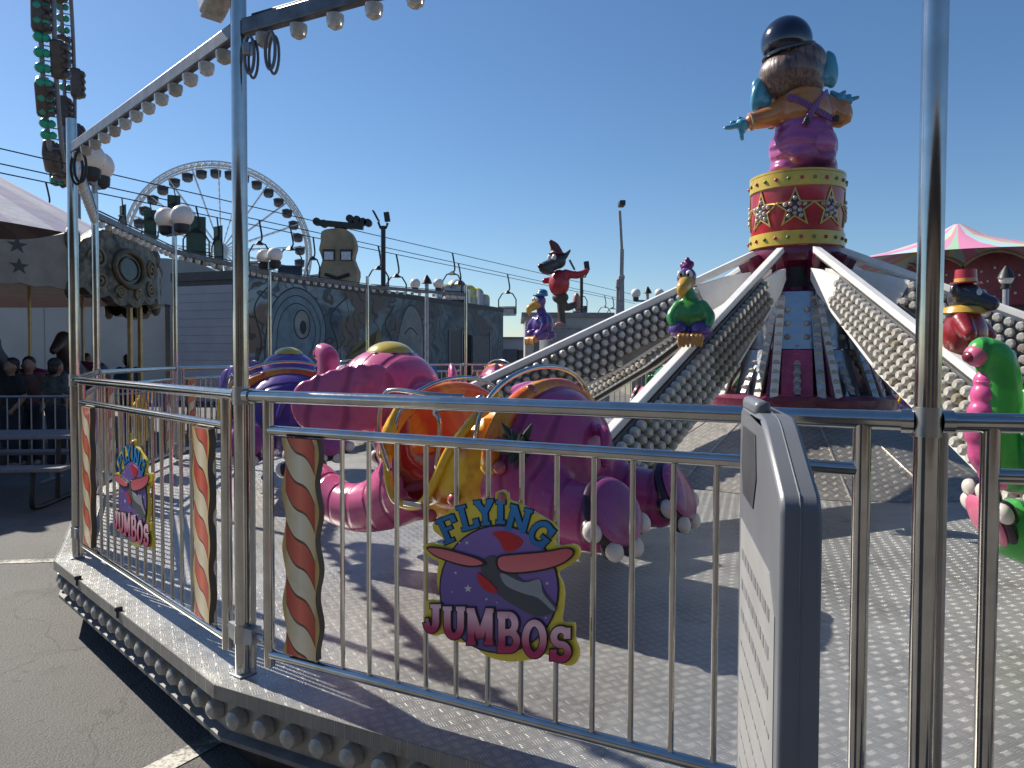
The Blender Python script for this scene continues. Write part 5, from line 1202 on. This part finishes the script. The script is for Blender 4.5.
for kb in range(NB):
    a0 = R(50.4) - 2*math.pi*kb/NB
    if kb > 7: continue
    def cb(u, z, r=CR):   # u in -1..1 along the board
        a = a0 + u*math.pi/NB; return Vector((r*math.cos(a), r*math.sin(a), z))
    big = kb % 2 == 0
    m = MB(); N = 18; tp, bt_ = [], []
    for i in range(N+1):
        u = -1+2*i/N
        if big: zt_, zb_ = 3.25+.50*math.cos(u*math.pi/2)**.6+.05*abs(math.sin(u*8)), 2.74-.20*(1-abs(u))-.11*abs(math.sin(u*7))
        else: zt_, zb_ = 3.55-.28*math.cos(u*math.pi/2), 2.70-.05*abs(math.sin(u*9))
        tp.append((u, zt_)); bt_.append((u, zb_))
    for i in range(N):
        q4 = [bt_[i], bt_[i+1], tp[i+1], tp[i]]
        A = [m.bm.verts.new(cb(u, z, CR+(.10 if big else 0))) for u, z in q4]; B = [m.bm.verts.new(cb(u, z, CR-.1)) for u, z in q4]
        m.bm.faces.new(A)
        for q_ in range(4): m.bm.faces.new((A[q_], B[q_], B[(q_+1) % 4], A[(q_+1) % 4]))
    brd = m.out('rounding_board', carve if big else cream, ca, smooth=False)
    if big:
        m = MB(); P = [cb(.36*math.cos(v), 3.12+.30*math.sin(v), CR+.13) for v in [2*math.pi*q_/30 for q_ in range(30)]]; m.tube(P, .05, 8, closed=True)
        P = [cb(.24*math.cos(v), 3.12+.20*math.sin(v), CR+.12) for v in [2*math.pi*q_/30 for q_ in range(30)]]; m.tube(P, .02, 6, closed=True); m.out('medallion_frame', paint('dull_gold', (.14, .11, .06), .5, .3, .4, 8), brd)
        for su in (-1, 1):
            for (uu, zz_, sz, tw) in ((.66, 3.2, 1.0, 1), (.62, 2.86, .8, -1), (.22, 2.70, .6, 1)):
                m = MB(); P = [cb(su*(uu+.17*sz*(1-v/13)*math.cos(v*tw)), zz_+.19*sz*(1-v/13)*math.sin(v*tw), CR+.115) for v in [q_*.45 for q_ in range(26)]]; m.tube(P, .026, 6, round_=True); m.out('carved_scroll', paint('scroll_gold', (.22, .18, .10), .5, .2, .4, 8), brd, angle=180)
        m = MB(); f = m.bm.faces.new([m.bm.verts.new(cb(.33*math.cos(v), 3.12+.28*math.sin(v), CR+.115)) for v in [2*math.pi*q_/30 for q_ in range(30)]]); m.out('medallion_mirror', paint('old_mirror', (.05, .06, .07), .15, .6, .3, 6), brd)
    else:
        m = MB()
        for u, z in ((-.35, 3.12), (.30, 3.22), (.32, 2.92), (-.3, 2.9), (0, 3.02)):
            m.bm.faces.new([m.bm.verts.new(cb(u+(.13 if i % 2 == 0 else .05)*math.sin(math.pi*i/5), z+(.13 if i % 2 == 0 else .05)*math.cos(math.pi*i/5), CR+.004)) for i in range(10)])
        m.out('star_pattern', paint('star_dark', (.03, .04, .035), .5), brd, smooth=False)
    m = MB(); m.sph(cb(1, 2.66), (.10, .10, .16), 10, 8); m.out('carved_drop', carve, brd)
    m = MB(); m.sph(cb(1, 3.45, CR+.03), (.12, .12, .2), 10, 8); m.out('carved_finial', carve, brd)
brass = paint('brass_pole', (.42, .32, .17), .35, .7, .2)
def horse_at(r, a, z, mat, i):
    p = Vector((r*math.cos(a), r*math.sin(a), z)); d = Vector((-math.sin(a), math.cos(a), 0))*-1
    u = lambda f, zz_, l=0: p + d*f + Vector((math.cos(a), math.sin(a), 0))*l + Vector((0, 0, zz_))
    sh = [('t', [u(-.45, .1), u(0, .02), u(.42, .12)], [.24, .22, .24]), ('t', [u(.42, .2), u(.62, .55), u(.66, .72)], [.2, .14, .12]), ('t', [u(.64, .74), u(.95, .52)], [.12, .07])]
    for l in (-.13, .13):
        sh += [('t', [u(.42, 0, l), u(.70, -.25, l), u(.55, -.5, l)], [.11, .07, .05]), ('t', [u(-.45, 0, l), u(-.62, -.3, l), u(-.85, -.52, l)], [.14, .08, .05])]
    sh.append(('t', [u(-.62, .2), u(-.85, .1), u(-.92, -.25)], [.06, .07, .03]))
    h_ = organic('carousel_horse', sh, mat, ca, .035, 3)
    m = MB(); m.tube([(p.x, p.y, .3), (p.x, p.y, 2.9)], .028, 8); m.out('horse_pole', brass, ca)
    m = MB(); m.sph(u(0, .25), (.28, .2, .1), 12, 8); m.out('saddle', maroon, h_)
hm = [paint('horse_brown', (.07, .045, .035), .4), paint('horse_cream', (.25, .22, .18), .4), paint('horse_black', (.03, .03, .032), .4)]
for i, (ad, r) in enumerate(((-50, 4.7), (-32, 4.6), (-14, 4.75), (4, 4.6), (-42, 3.4), (-8, 3.4), (-68, 4.6), (-86, 4.7))):
    horse_at(r, R(ad), 1.25 + .2*math.sin(i*2), hm[i % 3], i)
for ad in (-60, -24, 12, 30):
    m = MB(); m.tube([(5.15*math.cos(R(ad)), 5.15*math.sin(R(ad)), .3), (5.15*math.cos(R(ad)), 5.15*math.sin(R(ad)), 2.8)], .05, 10); m.out('canopy_post', brass, ca)

# ------------------------------------------------------------------ striped tent ride at right
tc = at(950, 225, 27); tt = thing('striped_tent', 'pink, teal and yellow striped tent over dark red lamp boards at right', 'tent ride', (tc.x, 27, 0))
t = NT('tent_stripe'); X = t.xyz(); an = t.math('FRACT', t.math('MULTIPLY', t.math('ARCTAN2', X[1], X[0]), 9/(2*math.pi)))
c = t.mix(t.math('GREATER_THAN', an, .34), (.66, .24, .40), (.42, .60, .64)); c = t.mix(t.math('GREATER_THAN', an, .58), c, (.62, .62, .30)); c = t.mix(t.math('GREATER_THAN', an, .70), c, (.66, .30, .42)); c = t.mix(t.math('GREATER_THAN', an, .88), c, (.36, .55, .38))
t.col(c); t.pb(Roughness=.6, Subsurface_Weight=.0)
zk = lambda py: 1.64+(357-py)*27/F
m = MB(); m.lathe([(4.6, zk(264)), (2.6, zk(252)), (1.0, zk(238)), (.15, zk(224))], 44, cap=False); m.out('canopy', t.m, tt)
m = MB(); m.lathe([(3.5, zk(330)), (3.5, zk(272))], 30, (2.3, 0, 0), cap=False); m.out('inner_wall', paint('tent_inner', (.07, .03, .04), .6), tt)
for kb in range(12):
    a0 = 2*math.pi*kb/12 + R(255)
    m = MB()
    def cb(u, z, r=3.65): a = a0+u*math.pi/12; return Vector((2.3+r*math.cos(a), r*math.sin(a), z))
    pts = [(u, zk(272)+.42*math.cos(u*math.pi/2)**.8) for u in [-.97+1.94*i/12 for i in range(13)]]
    for (u0, z0), (u1, z1) in zip(pts, pts[1:]):
        A = [m.bm.verts.new(v) for v in (cb(u0, zk(309)), cb(u1, zk(309)), cb(u1, z1), cb(u0, z0))]; B = [m.bm.verts.new(v) for v in (cb(u0, zk(309), 3.57), cb(u1, zk(309), 3.57), cb(u1, z1, 3.57), cb(u0, z0, 3.57))]
        m.bm.faces.new(A)
        for q_ in range(4): m.bm.faces.new((A[q_], B[q_], B[(q_+1) % 4], A[(q_+1) % 4]))
    b_ = m.out('lamp_board', paint('board_red', (.20, .015, .03), .35, 0, .5, 1.5), tt, smooth=False)
    m = MB(); m.tube([cb(u, z+.02, 3.63) for u, z in pts], .07, 6); m.out('board_edge', paint('edge_tan', (.26, .22, .17), .5), b_)
    for u, z in [(-.7, 1.0), (-.4, 1.2), (0, 1.3), (.4, 1.2), (.7, 1.0), (-.5, .5), (.2, .6), (.6, .4), (-.2, .85), (0, .3)]:
        m = MB(); m.sph(cb(u, zk(309)+z*.95, 3.67), .045, 8, 6); m.out('lamp', capm, b_)
# ------------------------------------------------------------------ picnic table and barricades at left
pt = thing('picnic_table', 'grey picnic table with bent tube legs in the shade at left', 'picnic table', (-5.75, 8.2, 0), R(8))
top_m = paint('bench_grey', (.20, .20, .21), .5, 0, .2)
m = MB(); m.box((0, .1, .74), (1.7, .72, .045)); m.out('tabletop', top_m, pt, bevel=.01)
for y in (-.62, .82):
    m = MB(); m.box((.05, y, .45), (1.8, .27, .045)); m.out('seat', top_m, pt, bevel=.01)
for x in (-.6, .62):
    m = MB(); P, q = smooth_path([(x, -.62, .42), (x, -.66, .12), (x, -.55, .03), (x, .1, .03), (x, .75, .03), (x, .86, .12), (x, .82, .42)], .026, 6); m.tube(P, q, 8); m.tube([(x, -.1, .03), (x, -.05, .70)], .026, 8); m.tube([(x, .3, .03), (x, .25, .70)], .026, 8); m.out('leg_frame', dark_metal, pt)
def barricade(a, b_, label, first=[None]):
    a = Vector((*a, 0)); b_ = Vector((*b_, 0)); w_ = 2.3
    if first[0] is None:
        t = thing('crowd_barrier', label, 'barrier', (0, 0, 0), 0, 'steel crowd barriers at left'); first[0] = t
        m = MB(); m.tube([(-w_/2, 0, .18), (-w_/2, 0, 1.1), (w_/2, 0, 1.1), (w_/2, 0, .18)], .019, 8, closed=True); m.out('frame', galv, t)
        m = MB(); m.tube([(0, 0, .19), (0, 0, 1.09)], .008, 6); me = m.mesh('bar'); me.materials.append(galv)
        for k in range(15): obj('bar', me, None, t, (-w_/2+w_*(k+1)/16, 0, 0))
        for s in (-1, 1):
            m = MB(); m.bar((s*w_*.35, -.28, .02), (s*w_*.35, .28, .02), .05, .02); m.bar((s*w_*.35, 0, .02), (s*w_*.35, 0, .19), .03, .03); m.out('foot', galv, t)
    else: t = copy_tree(first[0])
    mid = (a+b_)/2; t.location = mid; d = b_-a; t.rotation_euler = (0, 0, math.atan2(d.y, d.x)); tag(t, label, 'barrier')
barricade((-8.0, 9.3), (-5.75, 9.65), 'steel crowd barrier in the shade before the carousel, left of the leftmost pole')
barricade((-5.7, 9.7), (-4.9, 11.8), 'steel crowd barrier between carousel and ride, just behind the leftmost poles')
barricade((-4.9, 11.9), (-4.5, 14.1), 'steel crowd barrier before the pale panelled building')
barricade((-6.4, 17.0), (-4.1, 17.1), 'farther steel crowd barrier in front of the roller door, left one')
barricade((-4.1, 17.1), (-1.8, 17.2), 'farther steel crowd barrier in front of the mural, right of the roller door')
barricade((-1.8, 17.2), (.5, 17.3), 'farther steel crowd barrier under the mural doorway')
# ------------------------------------------------------------------ people
skin_l = paint('skin_tan', (.30, .17, .11), .5, 0, .1); hairb = paint('hair_black', (.015, .012, .011), .5)
def person(loc, rz, top, legs, label, hgt=1.72, sit=False):
    t = thing('person', label, 'person', loc, rz, None); s = hgt/1.72
    H = lambda x, y, z: (x*s, y*s, z*s)
    hip = .92 if not sit else .92
    sh = [('e', H(0, 0, 1.58), (.085*s, .10*s, .125*s)), ('t', [H(0, .01, 1.38), H(0, 0, 1.52)], [.055*s, .05*s]), ('e', H(0, 0, 1.22), (.18*s, .11*s, .22*s)), ('e', H(0, 0, .98), (.16*s, .115*s, .14*s)), ('e', H(0, -.10, 1.55), (.014*s, .02*s, .02*s))]
    for q_ in (-1, 1):
        sh.append(('t', [H(q_*.17, 0, 1.38), H(q_*.23, .03, 1.12), H(q_*.20, -.12, .92)], [.058*s, .045*s, .032*s])); sh.append(('e', H(q_*.20, -.16, .88), (.03*s, .045*s, .05*s)))
        sh.append(('t', [H(q_*.09, 0, .95), H(q_*.10, -.02, .50), H(q_*.10, .02, .08)], [.10*s, .07*s, .045*s])); sh.append(('e', H(q_*.10, -.06, .045), (.05*s, .13*s, .045*s))); sh.append(('e', H(q_*.10, 0, 1.57), (.015*s, .025*s, .035*s)))
    organic('body', sh, skin_l, t, .018, 2)
    organic('shirt', [('e', H(0, 0, 1.22), (.205*s, .135*s, .235*s)), ('e', H(0, 0, 1.02), (.18*s, .13*s, .12*s)), ('t', [H(-.16, 0, 1.38), H(-.22, .02, 1.2)], [.078*s, .068*s]), ('t', [H(.16, 0, 1.38), H(.22, .02, 1.2)], [.078*s, .068*s])], top, t, .02, 2)
    organic('trousers', [('e', H(0, 0, .94), (.175*s, .13*s, .12*s))] + [('t', [H(q_*.09, 0, .92), H(q_*.10, -.02, .50), H(q_*.10, .02, .12)], [.118*s, .088*s, .07*s]) for q_ in (-1, 1)], legs, t, .02, 2)
    organic('hair', [('e', H(0, .03, 1.635), (.095*s, .10*s, .095*s)), ('e', H(0, .055, 1.56), (.085*s, .07*s, .10*s))], hairb, t, .014, 1)
    return t
def prs_at(px, Z): return Vector(((px-512)/F*Z, Z, 0))
tb = paint('shirt_blue', (.03, .10, .16), .8); tk_ = paint('shirt_black', (.02, .02, .022), .8); tg = paint('shirt_floral', (.10, .10, .085), .8, 0, .6, 14); tr_ = paint('shirt_rust', (.13, .06, .045), .8); jn = paint('jeans_dark', (.025, .03, .045), .8)
person(prs_at(122, 15.6), R(200), tb, jn, 'person in a dark blue shirt standing before the pale building', 1.66)
person(prs_at(81, 14.6), R(70), tk_, jn, 'person in black just behind the leftmost poles', 1.68)
person(prs_at(94, 13.6), R(150), tk_, jn, 'shorter person in black beside the person in dark blue', 1.42)
person(prs_at(50, 10.6), R(160), tg, jn, 'person in a pale patterned top behind the crowd barrier by the carousel', 1.60)
person(prs_at(22, 10.9), R(20), tr_, jn, 'person in a rust brown top by the carousel at left', 1.62)
person(prs_at(4, 10.7), R(-20), tk_, jn, 'person in black at the left edge by the carousel', 1.60)

# ------------------------------------------------------------------ unseen stall building added behind the viewer to darken the chrome
bs = thing('unseen_stall_building', 'unseen long brown stall building added behind the viewer to darken the chrome reflections', 'building', (0, -11, 0))
m = MB(); m.box((0, 0, 2.6), (46, 3, 5.2)); m.out('wall', paint('stall_brown', (.085, .06, .045), .7, 0, .4, .4), bs, smooth=False)
m = MB(); m.box((0, .3, 5.3), (47, 4.4, .25)); m.out('roof', grey_pt, bs, smooth=False)
for x in (-12, -4, 4, 12):
    m = MB(); m.box((x, 1.52, 1.7), (5, .06, 2.2)); m.out('window', paint('window_dark', (.03, .035, .045), .1), bs, smooth=False)
